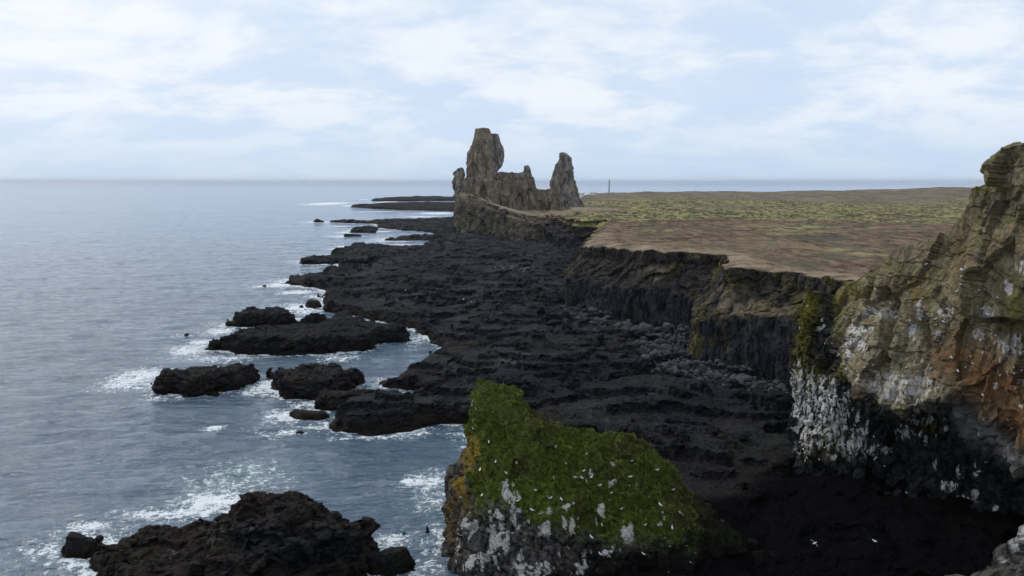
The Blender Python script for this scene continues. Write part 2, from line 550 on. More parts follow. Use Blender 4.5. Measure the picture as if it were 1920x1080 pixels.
# ------------------------------------------------------------------ plan shapes
# lava shelf: union of plan polygons, (px, py) waterline or (px, py, z) seen edge
SHELF_PARTS = [
    # (polygon, top height, edge width)
    ([(836, 447), (815, 451), (800, 456, 2), (755, 462, 2), (735, 458, 2), (690, 459, 2), (660, 461, 2), (645, 466, 2), (616, 475, 2),
      (612, 479, 2), (575, 483, 2), (567, 489), (569, 496), (600, 496), (625, 497), (638, 494), (637, 501), (652, 502),
      (700, 502), (760, 500), (900, 500), (1030, 470), (900, 445)], 3.0, 2.2),
    ([(525, 533), (545, 535), (575, 537), (600, 541), (618, 546), (611, 553), (609, 575), (613, 584), (660, 590), (700, 601),
      (735, 608), (760, 612), (785, 622), (800, 633), (830, 655), (788, 677, 2), (760, 686, 2), (728, 702, 2), (711, 712), (725, 726), (771, 731),
      (815, 735), (845, 745), (815, 757), (767, 768), (720, 774), (677, 775), (635, 781, 1), (620, 792), (624, 808), (686, 812), (771, 809), (822, 793), (881, 795), (905, 840),
      (950, 900), (1010, 960), (1400, 985), (1500, 900), (1560, 800), (1560, 720), (1300, 600), (1100, 520), (1060, 490), (900, 480),
      (700, 505), (660, 508, 2), (640, 514), (622, 516), (600, 507, 3), (546, 508, 3), (535, 522, 2)], 3.4, 2.6),
    ([(985, 452), (1130, 466), (1170, 480), (1150, 530), (1110, 600), (1050, 588), (1035, 520), (985, 485)], 3.0, 3.0),
    ([(1000, 930), (985, 1060), (1100, 1180), (1300, 1230), (2300, 1230), (2100, 860), (1560, 800), (1400, 900)], 1.3, 3.0),
    ([(587, 416), (640, 418), (700, 420), (712, 422), (706, 427), (740, 431), (790, 434), (815, 438), (860, 446), (930, 440), (900, 403), (870, 402, 2),
      (830, 405, 2), (815, 408, 2), (760, 411, 2), (700, 412, 2), (640, 412, 2), (590, 413, 2)], 2.8, 2.4),
    ([(719, 452), (760, 452), (815, 451), (850, 450), (850, 436, 1), (815, 440, 1), (800, 444, 1), (760, 441, 2), (745, 441, 2), (725, 446, 1)], 2.4, 2.0),
]
ROCKS = [
    # name, polygon, height, edge, brown, label
    ('reef', [(655, 388), (700, 391.5), (755, 394), (800, 395), (865, 397), (1000, 392), (960, 383), (865, 380, 2), (800, 379, 2), (765, 381, 2),
              (745, 379, 3), (728, 378, 3), (715, 381, 2), (690, 385, 1)], 3.0, 5.0, 0.2,
     'nearer of two low dark reefs far behind the castle-like stack, pointed at its seaward tip'),
    ('reef', [(697, 377), (740, 378), (790, 377), (865, 377), (960, 375), (960, 367, 3), (855, 368.5, 3), (800, 367.5, 3), (740, 369, 3), (697, 372, 3)], 3.2, 6.0, 0.1,
     'farther of two low dark reefs far behind the castle-like stack, with a blunt seaward end'),
    ('sea_rock', [(657, 437), (702, 437), (709, 428), (709, 424, 2), (690, 423, 2), (668, 427, 2)], 2.6, 2.2, 0,
     'dark rock in the water just under the long thin finger of lava'),
    ('sea_rock', [(645, 444), (677, 444), (678, 439, 1.5), (650, 438, 1.5)], 2.0, 1.6, 0,
     'small flat black rock lying alone beyond the shelf, seaward of its bigger neighbour'),
    ('sea_rock', [(643, 466), (658, 466), (660, 460, 1.5), (645, 460, 1.5)], 1.8, 1.4, 0,
     'small black block just off the tip of a lava finger, foam at its foot'),
    ('sea_rock', [(424, 609), (450, 613), (500, 613), (560, 613), (612, 610), (612, 598, 2.4), (565, 598, 2.4), (552, 590, 3), (535, 578, 3.4),
                  (500, 577, 3.4), (465, 578, 3.4), (440, 585, 3), (428, 597, 2)], 3.6, 2.0, 0.25,
     'black rock with a knobbly flat top, close behind the longest rock of the middle group'),
    ('sea_rock', [(390, 652), (420, 657), (460, 663), (540, 666), (600, 662), (690, 656), (712, 646), (762, 640), (763, 612, 3), (700, 602, 3),
                  (672, 596, 3), (655, 582, 3.4), (628, 589, 3.2), (605, 606, 3), (520, 612, 3), (470, 619, 3), (430, 634, 2), (400, 643, 1.5)], 3.6, 2.2, 0.2,
     'longest black rock of the middle group, low at its foaming seaward tip'),
    ('sea_rock', [(574, 576), (590, 579), (603, 576), (602, 565, 1.5), (590, 560, 2), (578, 564, 1.5)], 2.2, 1.3, 0.5,
     'small reddish brown rock in the foamy inlet beside the shelf edge'),
    ('sea_rock', [(593, 556), (607, 557), (608, 551, 1), (596, 550, 1)], 1.4, 0.9, 0,
     'tiny dark rock in the inlet, just beyond the reddish brown one'),
    ('sea_rock', [(558, 577), (570, 577), (571, 572, .6), (560, 572, .6)], 1.0, 0.7, 0,
     'tiny low rock on the seaward side of the reddish brown one'),
    ('sea_rock', [(299, 722), (303, 738), (350, 742), (400, 741), (440, 734), (470, 719), (508, 705), (505, 700, 1), (470, 690, 2), (440, 685, 2.6),
                  (410, 684, 2.8), (370, 690, 2.6), (330, 697, 2.4), (310, 708, 1.8)], 3.2, 1.9, 0.45,
     'humped dark brown rock tapering to a thin tail, ringed by white foam'),
    ('sea_rock', [(511, 716), (520, 731), (533, 747), (580, 752), (625, 749), (640, 737), (665, 726), (682, 716), (668, 697, 2.4), (630, 690, 2.8),
                  (570, 685, 3), (540, 690, 3), (516, 697, 2.4)], 3.4, 1.5, 0.35,
     'blunt flat-topped black rock with steep sides, next to the humped brown rock with a tail'),
    ('sea_rock', [(594, 767), (640, 768), (700, 764), (748, 758), (742, 746, 1), (715, 736, 2), (670, 732, 2.2), (652, 741, 1.5), (600, 744, 1)], 2.5, 1.3, 0.55,
     'low ridged dark rock between the blunt flat-topped rock and the shelf'),
    ('sea_rock', [(540, 777), (556, 787), (600, 790), (624, 783), (622, 774, .8), (590, 771, .8), (548, 768, .8)], 1.2, 0.9, 0.7,
     'low jagged reddish rock awash in foam in front of the ridged dark rock'),
    ('sea_rock', [(578, 798), (592, 799), (593, 793, .4), (580, 793, .4)], 0.8, 0.6, 0.3,
     'tiny black rock in foam in front of the low jagged reddish rock'),
    ('sea_rock', [(548, 813), (562, 815), (580, 812), (575, 808, .3), (552, 808, .3)], 0.45, 0.5, 0.9,
     'reddish rock barely breaking the surface, nearest of the foamy cluster'),
    ('sea_rock', [(275, 721), (294, 720), (298, 715, .5), (284, 714, .5)], 0.8, 0.6, 0.1,
     'tiny dark rock in foam at the blunt seaward end of the humped brown rock'),
    ('sea_rock', [(343, 628), (354, 629), (355, 624, .5), (346, 624, .5)], 0.9, 0.6, 0,
     'tiny rock alone in open water, seaward of the longest rock of the middle group'),
    ('sea_rock', [(490, 537), (500, 538), (501, 535, .4), (493, 534, .4)], 0.8, 0.6, 0,
     'tiny rock in foam off the broad headland of the shelf'),
    ('sea_rock', [(110, 1030), (128, 1042), (160, 1044), (188, 1042), (200, 1028, 1), (180, 1014, 1), (158, 1010, 1.2), (154, 995, 2), (132, 990, 2), (118, 1002, 2)], 1.7, 1.1, 0.4,
     'low two-lobed dark rock in foam off the seaward end of the big foreground rock'),
    ('sea_rock', [(786, 996), (800, 999), (818, 996), (816, 987, .6), (800, 985, .6), (788, 988, .6)], 1.0, 0.5, 0,
     'small rounded dark rock in the channel beside the mossy crag'),
    ('sea_rock', [(752, 1001), (762, 1003), (766, 997, .3), (756, 995, .3)], 0.6, 0.35, 0.2,
     'tiny dark rock in the channel between the foreground rock and the mossy crag'),
    ('sea_rock', [(684, 1072), (700, 1085), (745, 1080), (772, 1066), (777, 1050, 1), (760, 1033, 1.6), (720, 1030, 1.8), (690, 1036, 1.6)], 2.2, 0.9, 0.35,
     'rounded wet rock touching the landward end of the big foreground rock'),
]
BIG_ROCK = [(185, 1022), (190, 1052), (205, 1100), (300, 1150), (430, 1165), (560, 1150), (640, 1120), (690, 1075), (697, 1050), (690, 1003, 2.6), (640, 985, 4),
            (632, 970, 4.5), (610, 957, 5), (560, 941, 5.6), (500, 929, 6), (462, 922, 6.2), (438, 944, 5.6), (428, 969, 4), (400, 967, 3.4), (350, 977, 3.2),
            (300, 987, 3), (265, 983, 3.4), (225, 999, 3), (200, 1012, 2)]

STEP_LOW = poly_px([(860, 745), (960, 775), (1060, 800), (1140, 815), (1240, 812), (1330, 832), (1480, 850), (1560, 870), (1560, 1000), (900, 1000), (860, 800)], 4)
STEP_LOW2 = poly_px([(1190, 862), (1290, 880), (1420, 915), (1470, 1000), (1000, 1000), (1100, 900)], 2)
LEDGES = [(poly_px([(820, 668), (900, 660), (1010, 655), (1150, 668), (1230, 690), (1100, 712), (980, 716), (880, 705)], 4.5), 1.5),
          (poly_px([(740, 528), (860, 520), (1000, 530), (1050, 560), (1010, 580), (900, 560), (800, 560)], 4), 1.4),
          (poly_px([(640, 480), (760, 472), (860, 478), (760, 492), (650, 494)], 4), 1.2),
          (poly_px([(880, 600), (960, 586), (1040, 600), (1080, 622), (1000, 640), (900, 630)], 4), 1.2)]


def edge_h(d, h, w):
    """height from inside distance"""
    t = np.clip((d + 0.15 * w) / w, 0, 1)
    z = -1.6 + (h + 1.6) * np.power(np.sin(t * math.pi / 2), 0.75)
    return np.where(d < -0.15 * w, -1.6 + (d + 0.15 * w) * 1.2, z)


def view_grid(px0, px1, dpx, Y0, Y1, ratio):
    cols = np.arange(px0, px1 + dpx, dpx)
    nY = int(math.log(Y1 / Y0) / ratio) + 2
    Y = Y0 * np.exp(np.linspace(0, math.log(Y1 / Y0), nY))
    ta = (cols - 960) / F
    depth = Y * CP + (H - 2) * SP
    X = ta[None, :] * depth[:, None]
    return X, np.repeat(Y[:, None], len(cols), 1)


SHELF_POLYS = [(poly_px(p), h, w) for p, h, w in SHELF_PARTS]
ROCK_POLYS = [poly_px(r[1]) for r in ROCKS]
BIG_POLY = poly_px(BIG_ROCK)


def rough_disp(x, y, big=1.0, seed=0):
    """block-like lava roughness"""
    q = V3(x, y, 0 * x)
    w = 0.7 * V3(pn(q * 0.35, seed + 5), pn(q * 0.35, seed + 6), 0 * x)
    d1, d2, idv = worley((q + w) * 0.55 + 7.3, seed + 3)
    blocks = (idv - 0.5) * 0.75 - 0.45 * np.exp(-(d2 - d1) * 9)
    d1, d2, idv2 = worley((q + w) * 1.7 + 3.1, seed + 4)
    small = (idv2 - 0.5) * 0.34 - 0.2 * np.exp(-(d2 - d1) * 8)
    return big * (0.55 * fbm(q * 0.09, 4, seed + 1) + 0.28 * fbm(q * 0.5, 4, seed + 2) + blocks * 0.8 + small)


def hfield(name, X, Y, Z, mat, attrs, zmin=-1.0):
    nr, nc = X.shape
    fine = Z[:-1, :-1]
    zm = np.maximum(np.maximum(Z[:-1, :-1], Z[1:, :-1]), np.maximum(Z[:-1, 1:], Z[1:, 1:]))
    f = grid_faces(nr, nc, zm > zmin)
    v, f, a = compact(V3(X, Y, Z).reshape(-1, 3), f, {k: q.reshape(-1, 4) for k, q in attrs.items()})
    return build(name, v, f, mat, a)


KY = 0.42


def remesh_raw(V, faces, voxel):
    me = bpy.data.meshes.new('tmp')
    V = np.asarray(V, np.float32); faces = np.asarray(faces, np.int32)
    me.vertices.add(len(V)); me.vertices.foreach_set('co', V.ravel())
    me.loops.add(faces.size); me.loops.foreach_set('vertex_index', faces.ravel())
    me.polygons.add(len(faces))
    me.polygons.foreach_set('loop_start', np.arange(0, faces.size, 4, dtype=np.int32))
    me.polygons.foreach_set('loop_total', np.full(len(faces), 4, np.int32))
    me.update(calc_edges=True)
    ob = bpy.data.objects.new('tmp', me); COL.objects.link(ob)
    md = ob.modifiers.new('r', 'REMESH'); md.mode = 'VOXEL'; md.voxel_size = voxel
    m2 = bpy.data.meshes.new_from_object(ob.evaluated_get(bpy.context.evaluated_depsgraph_get()))
    n = len(m2.vertices)
    co = np.empty(n * 3, np.float32); m2.vertices.foreach_get('co', co)
    npg = len(m2.polygons)
    lt = np.empty(npg, np.int32); m2.polygons.foreach_get('loop_total', lt)
    ls = np.empty(npg, np.int32); m2.polygons.foreach_get('loop_start', ls)
    li = np.empty(len(m2.loops), np.int32); m2.loops.foreach_get('vertex_index', li)
    q = lt == 4
    f = li[ls[q][:, None] + np.arange(4)]
    bpy.data.objects.remove(ob); bpy.data.meshes.remove(me); bpy.data.meshes.remove(m2)
    return co.reshape(-1, 3).astype(float), f


def vnormals(co, f):
    n = np.zeros(co.shape)
    fn_ = np.cross(co[f[:, 2]] - co[f[:, 0]], co[f[:, 3]] - co[f[:, 1]])
    for k in range(4):
        for c in range(3):
            n[:, c] += np.bincount(f[:, k], fn_[:, c], minlength=len(co))
    return n / (np.linalg.norm(n, axis=1, keepdims=True) + 1e-12)


def solid_field(X, Y, Z, voxel):
    """a height field closed below, re-tessellated evenly as seen from the shore; returns points and quads"""
    nr, nc = X.shape
    Zb = np.minimum(-3.0, -0.03 * Y) + 0 * X
    top = V3(X, Y, Z).reshape(-1, 3); bot = V3(X, Y, Zb).reshape(-1, 3)
    f = grid_faces(nr, nc); n = nr * nc
    fb = f[:, ::-1] + n
    idx = np.arange(n).reshape(nr, nc)
    rim = np.concatenate([idx[0, :], idx[1:, -1], idx[-1, -2::-1], idx[-2:0:-1, 0]])
    r2 = np.roll(rim, -1)
    side = np.stack([r2, rim, rim + n, r2 + n], -1)
    V = np.concatenate([top, bot]); Fq = np.concatenate([f, fb, side])
    y = V[:, 1]
    W = np.stack([V[:, 0] / y, KY * np.log(y), V[:, 2] / y], -1)
    co, f = remesh_raw(W * 1000, Fq, voxel * 1000)
    co = co / 1000
    y = np.exp(co[:, 1] / KY)
    co = np.stack([co[:, 0] * y, y, co[:, 2] * y], -1)
    keep = (co[f][:, :, 2] > -1.1).any(1)
    f = f[keep]
    v, f, _ = compact(co, f, {})
    n = vnormals(v, f)
    if n[:, 2].sum() < 0: f = f[:, ::-1]; n = -n
    return v, f, n


def lava_disp(co, n, amp, seed, fine=1.0, slab=0.35):
    """3-D block-and-plate roughness pushed out along the surface"""
    w = 0.5 * V3(pn(co * 0.5, seed + 5), pn(co * 0.5, seed + 6), pn(co * 0.5, seed + 7))
    f1, c1_ = facet((co + w) * np.array([0.36, 0.36, 0.8]) + 7.3, seed + 3, 1.0, 1.1)
    f2, c2_ = facet((co + w) * np.array([1.05, 1.05, 1.8]) + 3.1, seed + 4)
    d = 0.58 * f1 - 0.34 * np.exp(-c1_ * 8) + fine * (0.27 * f2 - 0.16 * np.exp(-c2_ * 7))
    d = d + 0.30 * fbm(co * 0.45, 4, seed + 8) + 0.12 * fine * pn(co * 2.6, seed + 9)
    hor = n.copy(); hor[:, 2] *= 0.75
    amp = amp * (1 - slab * sstep(0.70, 0.97, n[:, 2]))
    return co + hor * (amp * d)[:, None]


# ------------------------------------------------------------------ the cliff line (plan)
CL = [  # px, py at z=2.5 base, top height (None: plain), setback, slope break 0..1
    (935, 405, 18, 6, .6), (900, 406, 26, 4, .8), (866, 412, 29, 3, .9), (856, 424, 29.5, 3, .92), (856, 434, 29, 3, .92), (880, 439, 27.5, 3, .9), (925, 442, 21.5, 3, .85),
    (962, 444, 17, 4, .8), (995, 447, 15, 5, .75), (1028, 451, 15.5, 6, .7), (1036, 463, 14.5, 7, .6), (1060, 470, 14, 7, .6), (1108, 473, 14.2, 4, .75),
    (1122, 480, 15.5, 3, .8), (1106, 500, 17, 3, .7), (1092, 530, 18.5, 4, .6), (1058, 580, 19.6, 5, .6), (1062, 590, 20, 5, .6), (1110, 604, 20.3, 5.5, .62),
    (1165, 617, 20.5, 5.5, .6), (1225, 624, 20.6, 6, .58), (1285, 630, 20.7, 6.5, .55), (1300, 636, 20.8, 6.5, .5), (1292, 684, 20.8, 6.5, .5), (1303, 694, 20.9, 6, .55),
    (1350, 702, 21, 5.5, .62), (1400, 708, 21, 7, .62), (1450, 722, 21, 6, .65), (1490, 738, 21.1, 5, .7), (1570, 760, 21.5, 4, .7), (1700, 780, 23, 4, .7), (2000, 800, 26, 4, .7)]
cl_xy = np.array([at_z(c[0], c[1], 2.5)[:2] for c in CL])
cl_zt = np.array([c[2] for c in CL], float)
cl_sb = np.array([c[3] for c in CL], float)
cl_br = np.array([c[4] for c in CL], float)
EDGE = [tuple(p) for p in cl_xy]
LAND = EDGE + [(420, 60), (2600, 60), (2600, 1560), (900, 1640), (500, 1620), (300, 1560), (160, 1480), (95, 1330), (60, 1000), (50, 760), (20, 640), (-15, 625)]


def plain_z(x, y):
    q = V3(x, y, 0 * x)
    z = 20.8 - 5.6 * sstep(230, 520, y) - 0.6 * sstep(600, 1400, y)
    z = z + 7.0 * sstep(500, 900, x) * sstep(900, 1500, y) + (1.2 + 1.8 * sstep(800, 1500, y)) * fbm(q * 0.008, 3, 91)
    # foot of the stacks
    d = np.clip(1 - pdist(x, y, [tuple(at_y(875, 380, 590)[:2]), tuple(at_y(1070, 380, 600)[:2])]) / 40, 0, 1)
    z = z + d * 1.5
    hum = 1.15 * ridged(q * V3(1, .6, 1) * 0.075, 5, 71) + 0.35 * fbm(q * 0.4, 3, 72)
    hm = sstep(300, 420, y + 40 * pn(q * 0.02, 12))
    return z + hum * (0.34 + 1.15 * hm)


# ------------------------------------------------------------------ lava shelf (terrain)
X, Y = view_grid(520, 2000, 2.6, 60, 760, 0.0050)
q0 = V3(X, Y, 0 * X)
warp = 1.5 * fbm(q0 * 0.16, 4, 41) + 0.6 * fbm(q0 * 0.8, 3, 42)
wsc = np.clip(Y / 220, 0.55, 1.8)
Z = np.full(X.shape, -9.0)
for poly, h, w in SHELF_POLYS:
    pts = np.array(poly)
    m = (X > pts[:, 0].min() - 8) & (X < pts[:, 0].max() + 8) & (Y > pts[:, 1].min() - 8) & (Y < pts[:, 1].max() + 8)
    if not m.any(): continue
    d = sdist(X[m], Y[m], poly) + warp[m] * wsc[m] + 0.5
    hh = h * np.clip(0.55 + d / 30, 0.75, 1.25)
    Z[m] = np.maximum(Z[m], edge_h(d, hh, w))
land_d = sdist(X, Y, LAND)
inner = np.clip(Z / 2.0, 0, 1)
Z = Z + inner * 0.3 * sstep(0, 30, land_d + 30)       # rises a little towards the cliff
for poly, amt in LEDGES:
    d = sdist(X, Y, poly) + warp * 1.6
    Z = Z + inner * amt * sstep(-0.8, 0.8, d)
d = sdist(X, Y, STEP_LOW) + warp * 0.9
Z = Z - inner * 1.9 * sstep(-0.5, 0.7, d)
d = sdist(X, Y, STEP_LOW2) + warp * 0.7
Z = Z - inner * 1.1 * sstep(-0.5, 0.6, d)
ter = fbm(V3(X * 0.030, Y * 0.060, 0 * X), 5, 61) * 3.0
fl_ = np.floor(ter)
Z = Z + inner * 1.9 * (fl_ + sstep(0.45, 0.55, ter - fl_) - ter * 0.55)
Z = Z + inner * (0.55 * fbm(q0 * 0.07, 4, 62))
POOLS = [poly_px([(925, 690), (955, 683), (990, 683), (1003, 691), (960, 699), (935, 698)], 1), poly_px([(888, 737), (905, 733), (912, 741), (895, 744)], 1)]
for pl in POOLS:
    Z = Z - 4.5 * sstep(-0.4, 1.0, sdist(X, Y, pl) + 0.6 * warp) * inner
solid_in = inner > 0.97
gl_ = np.abs(fbm(V3(X * 0.035 + Y * 0.02, Y * 0.012, 0 * X), 4, 64))       # joints running down to the sea
Z = Z - inner * 1.4 * sstep(0.05, 0.0, gl_)
Z = np.where(land_d > 3, np.minimum(Z, 4.5), Z)
pool_m = np.zeros(X.shape, bool)
for pl in POOLS: pool_m |= sdist(X, Y, pl) > -2.5
Z = np.where(solid_in & ~pool_m & (Y < 480), np.maximum(Z, 1.3), Z)
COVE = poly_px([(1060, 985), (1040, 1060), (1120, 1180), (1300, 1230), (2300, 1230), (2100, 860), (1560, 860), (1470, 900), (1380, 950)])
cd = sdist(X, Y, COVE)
Z = np.where(cd > -6, np.maximum(Z, np.clip((cd + 6) / 4, 0, 1) * 2.4 - 1.2 + 1.5 * np.clip(fbm(q0 * 0.13, 4, 63), -0.5, 1)), Z)
co, fq, nn = solid_field(X, Y, Z, 0.0017)
co = lava_disp(co, nn, np.clip(co[:, 1] / 240, 0.75, 1.7) * np.clip((co[:, 2] + 1.4) / 2.0, 0.1, 1), 3, 0.8, 0.55)
x_, y_, z_ = co[:, 0], co[:, 1], co[:, 2]
qc = V3(x_, y_, 0 * x_)
wet = sstep(1.7, 0.5, z_ + 0.6 * pn(qc * 0.4, 8)) 
wet = np.maximum(wet * sstep(0, 5, -sdist(x_, y_, LAND)), sstep(-5, 2, sdist(x_, y_, COVE)))  # wet near the waterline; over the cove the same tone paints its shade
brown = 0.25 * sstep(0.1, 0.5, fbm(qc * 0.05, 3, 28)) + 0.35 * sstep(2.6, 1.4, z_)
pale = sstep(0.5, 0.8, pn(qc * 0.11, 33)) * sstep(0.1, 0.4, pn(qc * 0.9, 34)) * 0.22
for (px, py, r, a) in [(1010, 507, 9, .8), (930, 508, 7, .5), (1120, 505, 8, .3), (960, 690, 2.2, .5), (1090, 632, 3, .3), (1050, 640, 3, .3),
                       (770, 523, 1.5, .5), (1075, 745, 1.2, .5), (1210, 765, 1.0, .5), (900, 735, 1.2, .4)]:
    c = at_z(px, py, 3.5)
    d = np.hypot((x_ - c[0]) / 2.2, y_ - c[1])
    pale = np.maximum(pale, a * sstep(r, r * 0.3, d) * sstep(-0.05, 0.3, pn(qc * 1.1, 35)))
algae = sstep(0.1, 0.4, pn(qc * 0.06, 36)) * sstep(700, 150, y_) * 0.35
nn2 = vnormals(co, fq)
pale_tops = sstep(0.70, 0.95, nn2[:, 2]) * sstep(-0.25, 0.35, fbm(qc * V3(0.05, 0.09, 0), 4, 37)) * sstep(1.5, 3, z_) * (0.45 + 0.4 * sstep(110, 200, y_))  # paler tone on upward-facing rock above the tide, broken by noise
cove_shade = sstep(-4, 2, sdist(x_, y_, COVE) + 2.5 * fbm(qc * 0.25, 4, 65))  # deep shade of the cove put into the colour, with a ragged border
shelf = build('lava_shelf', co, fq, M_BAS, {'masks_more': np.stack([cove_shade, pale_tops * (1 - cove_shade), 0 * cove_shade, 0 * cove_shade], -1), 'masks': np.stack([wet, brown, pale, algae], -1)})  # wet also holds the painted shade of the cove
tag(shelf, 'broad black lava shelf of rough basalt at the foot of the cliffs', 'ground', kind='structure')
bvh_cache = {}


def bvh_of(o):
    if o.name not in bvh_cache:
        me = o.data
        n = len(me.vertices)
        co = np.empty(n * 3, np.float32); me.vertices.foreach_get('co', co)
        k = me.polygons[0].loop_total
        li = np.empty(len(me.loops), np.int32); me.loops.foreach_get('vertex_index', li)
        bvh_cache[o.name] = BVHTree.FromPolygons([Vector(v) for v in co.reshape(-1, 3).tolist()], li.reshape(-1, k).tolist())
    return bvh_cache[o.name]


def cast(bv, px, py):
    a, b, c = ray(px, py)
    hit = bv.ray_cast(Vector((0, 0, H)), Vector((float(a), float(b), float(c))).normalized())
    return hit[0], hit[1]


def pix(B):
    """photo pixel of world points (used only to find where stains lie)"""
    x, y, z = B[..., 0], B[..., 1], B[..., 2] - H
    dep = y * CP - z * SP
    return 960 + F * x / dep, 540 - F * (y * SP + z * CP) / dep


def spots_mask(px, py, lst):
    m = np.zeros(px.shape)
    for (cx, cy, rx, ry, a) in lst:
        m = np.maximum(m, a * np.exp(-(((px - cx) / rx) ** 2 + ((py - cy) / ry) ** 2)))
    return m


# ------------------------------------------------------------------ rocks standing in the sea
def sea_rock(name, poly, h, w, brown, label, seed, hmap=None, dens=1.0):
    pts = np.array(poly)
    x0, x1, y0, y1 = pts[:, 0].min() - w - 1.5, pts[:, 0].max() + w + 1.5, pts[:, 1].min() - w - 1.5, pts[:, 1].max() + w + 1.5
    ym = (y0 + y1) / 2
    st = max(0.06, ym / 800 / dens)
    nx = int(min(420, max(24, (x1 - x0) / st)))
    ny = int(min(420, max(24, (y1 - y0) / (st * (1.5 if ym < 200 else 4)))))
    X, Y = np.meshgrid(np.linspace(x0, x1, nx), np.linspace(y0, y1, ny))
    q = V3(X, Y, 0 * X)
    far_ = ym > 400
    k = min(1.0, h / 3.0) * (1.0 if not far_ else 2.0)
    d = sdist(X, Y, poly) + k * (0.9 * fbm(q * 0.22, 4, seed) + 0.35 * fbm(q * 0.9, 3, seed + 1)) + 0.45 * k
    hh = (h if hmap is None else hmap(X, Y)) * (1 + (0.75 if far_ else 0.22) * fbm(q * (0.035 if far_ else 0.22), 4, seed + 7))
    ter = fbm(q * 0.16, 3, seed + 9) * 2.2
    Z = edge_h(d, hh, w) + np.clip(hh / 3, 0, 1) * 0.5 * (np.floor(ter) + sstep(.4, .6, ter - np.floor(ter)) - ter) * sstep(0.3, 1.5, d)
    co, fq, nn = solid_field(X, Y, Z, (0.0015 if ym > 130 else 0.0012) / dens)
    co = lava_disp(co, nn, (min(1.0, 0.05 + h / 3.2) if h > 2.2 else 0.32 * h / 2) * (1.15 if not far_ else 1.8), seed + 2)
    q3 = co
    wet = sstep(0.40 * h + 0.3, 0.15 * h, co[:, 2] + 0.35 * pn(q3 * 0.6, 8))
    br = np.clip(brown + 0.9 * brown * fbm(q3 * 0.35, 3, 21), 0, 1)
    alg = sstep(0.05, 0.4, pn(q3 * 0.25, 23)) * 0.4
    pale = sstep(0.45, 0.7, pn(q3 * 1.3, 24)) * sstep(0.2, 0.5, pn(q3 * 0.4, 25)) * 0.25
    if hmap is not None:
        fx, fy = pix(co)
        br = np.clip(br * (1 - 0.95 * sstep(0.9, 0.5, np.hypot((fx - 560) / 170, (fy - 1020) / 60) + 0.3 * pn(q3 * 0.4, 26))) , 0, 1)
        pale = np.maximum(pale, spots_mask(fx, fy, [(405, 995, 14, 6, .6), (470, 990, 16, 4, .5), (320, 1035, 10, 10, .5), (400, 1012, 20, 3, .5)]) * sstep(-.1, .2, pn(q3 * 1.5, 27)))
    o = build(name, co, fq, M_BAS, {'masks': np.stack([wet, br, pale, alg], -1)})
    return tag(o, label, 'reef' if name == 'reef' else 'rock', None if name == 'reef' else 'rocks standing in the sea')


for k, (r, poly) in enumerate(zip(ROCKS, ROCK_POLYS)):
    sea_rock(r[0], poly, r[2], r[3], r[4], r[5], 200 + k * 13)


def big_h(X, Y):
    spots = [((190, 1040), 1.2), ((205, 1015), 1.5), ((265, 1000), 3.2), ((340, 1000), 3.4), ((400, 985), 3.6), ((452, 955), 7.0), ((475, 935), 7.4), ((560, 960), 6.6), ((620, 985), 5.6),
             ((670, 1020), 3.8), ((560, 1040), 5.2), ((430, 1060), 4.6), ((300, 1060), 3.2), ((620, 1080), 3.6), ((240, 1090), 2.2), ((450, 1130), 3.0)]
    num = 0; den = 0
    for (px, py), h in spots:
        c = at_z(px, py, h)
        w = 1 / (0.5 + ((X - c[0]) ** 2 + (Y - c[1]) ** 2)) ** 1.6
        num = num + w * h; den = den + w
    return num / den


big = sea_rock('sea_rock', BIG_POLY, 5.0, 1.5, 1.0, 'huge layered brown and black rock in the foreground, its ragged top a blunt peak', 777, big_h, 1.3)

# ------------------------------------------------------------------ cliffs round the plain (swept profile)
seg = np.hypot(*np.diff(cl_xy, axis=0).T)
S = np.concatenate([[0], np.cumsum(seg)])
ss = [0.0]
while ss[-1] < S[-1]:
    yy = np.interp(ss[-1], S, cl_xy[:, 1])
    ss.append(ss[-1] + max(0.16, 0.0019 * yy) * (1.0 if yy < 500 else 0.9))
ss = np.array(ss)
bx, by = np.interp(ss, S, cl_xy[:, 0]), np.interp(ss, S, cl_xy[:, 1])
for _ in range(30):
    bx[1:-1] = bx[1:-1] * .5 + (bx[:-2] + bx[2:]) * .25
    by[1:-1] = by[1:-1] * .5 + (by[:-2] + by[2:]) * .25
tx, ty = np.gradient(bx), np.gradient(by)
ln = np.hypot(tx, ty); tx /= ln; ty /= ln
for _ in range(60):
    tx[1:-1] = tx[1:-1] * .5 + (tx[:-2] + tx[2:]) * .25
    ty[1:-1] = ty[1:-1] * .5 + (ty[:-2] + ty[2:]) * .25
ln = np.hypot(tx, ty); tx /= ln; ty /= ln
ix, iy = -ty, tx                                     # inland normal (left of the walk)
zt, sb, br = np.interp(ss, S, cl_zt), np.interp(ss, S, cl_sb), np.interp(ss, S, cl_br)
NV, NL = 86, 16
v = np.concatenate([np.linspace(0, 1, NV), 1 + np.linspace(0, 1, NL + 1)[1:]])
vv = v[None, :] + 0 * ss[:, None]
brk = br[:, None] + 0.10 * pn(V3(ss[:, None] * 0.06, 0 * vv, 0 * vv + 3), 5) + 0.05 * pn(V3(ss[:, None] * 0.35, 0 * vv, 0 * vv + 3), 6)
up = np.clip((np.clip(vv, 0, 1) - brk) / np.maximum(0.87 - brk, 0.05), 0, 1)
off = 0.8 * np.clip(vv, 0, 1) + (sb[:, None] - 0.8) * np.power(up, 0.9) + np.clip(vv - 1, 0, 1) * 9.0
zz = -0.5 + (zt[:, None] + 0.5) * np.clip(vv, 0, 1)
PX = bx[:, None] + ix[:, None] * off
PY = by[:, None] + iy[:, None] * off
zl = plain_z(PX[:, NV:], PY[:, NV:])
far = (ss < np.interp(8, np.arange(len(S)), S))
blend = np.clip((v[NV:] - 1) * 2.5, 0, 1)[None, :]
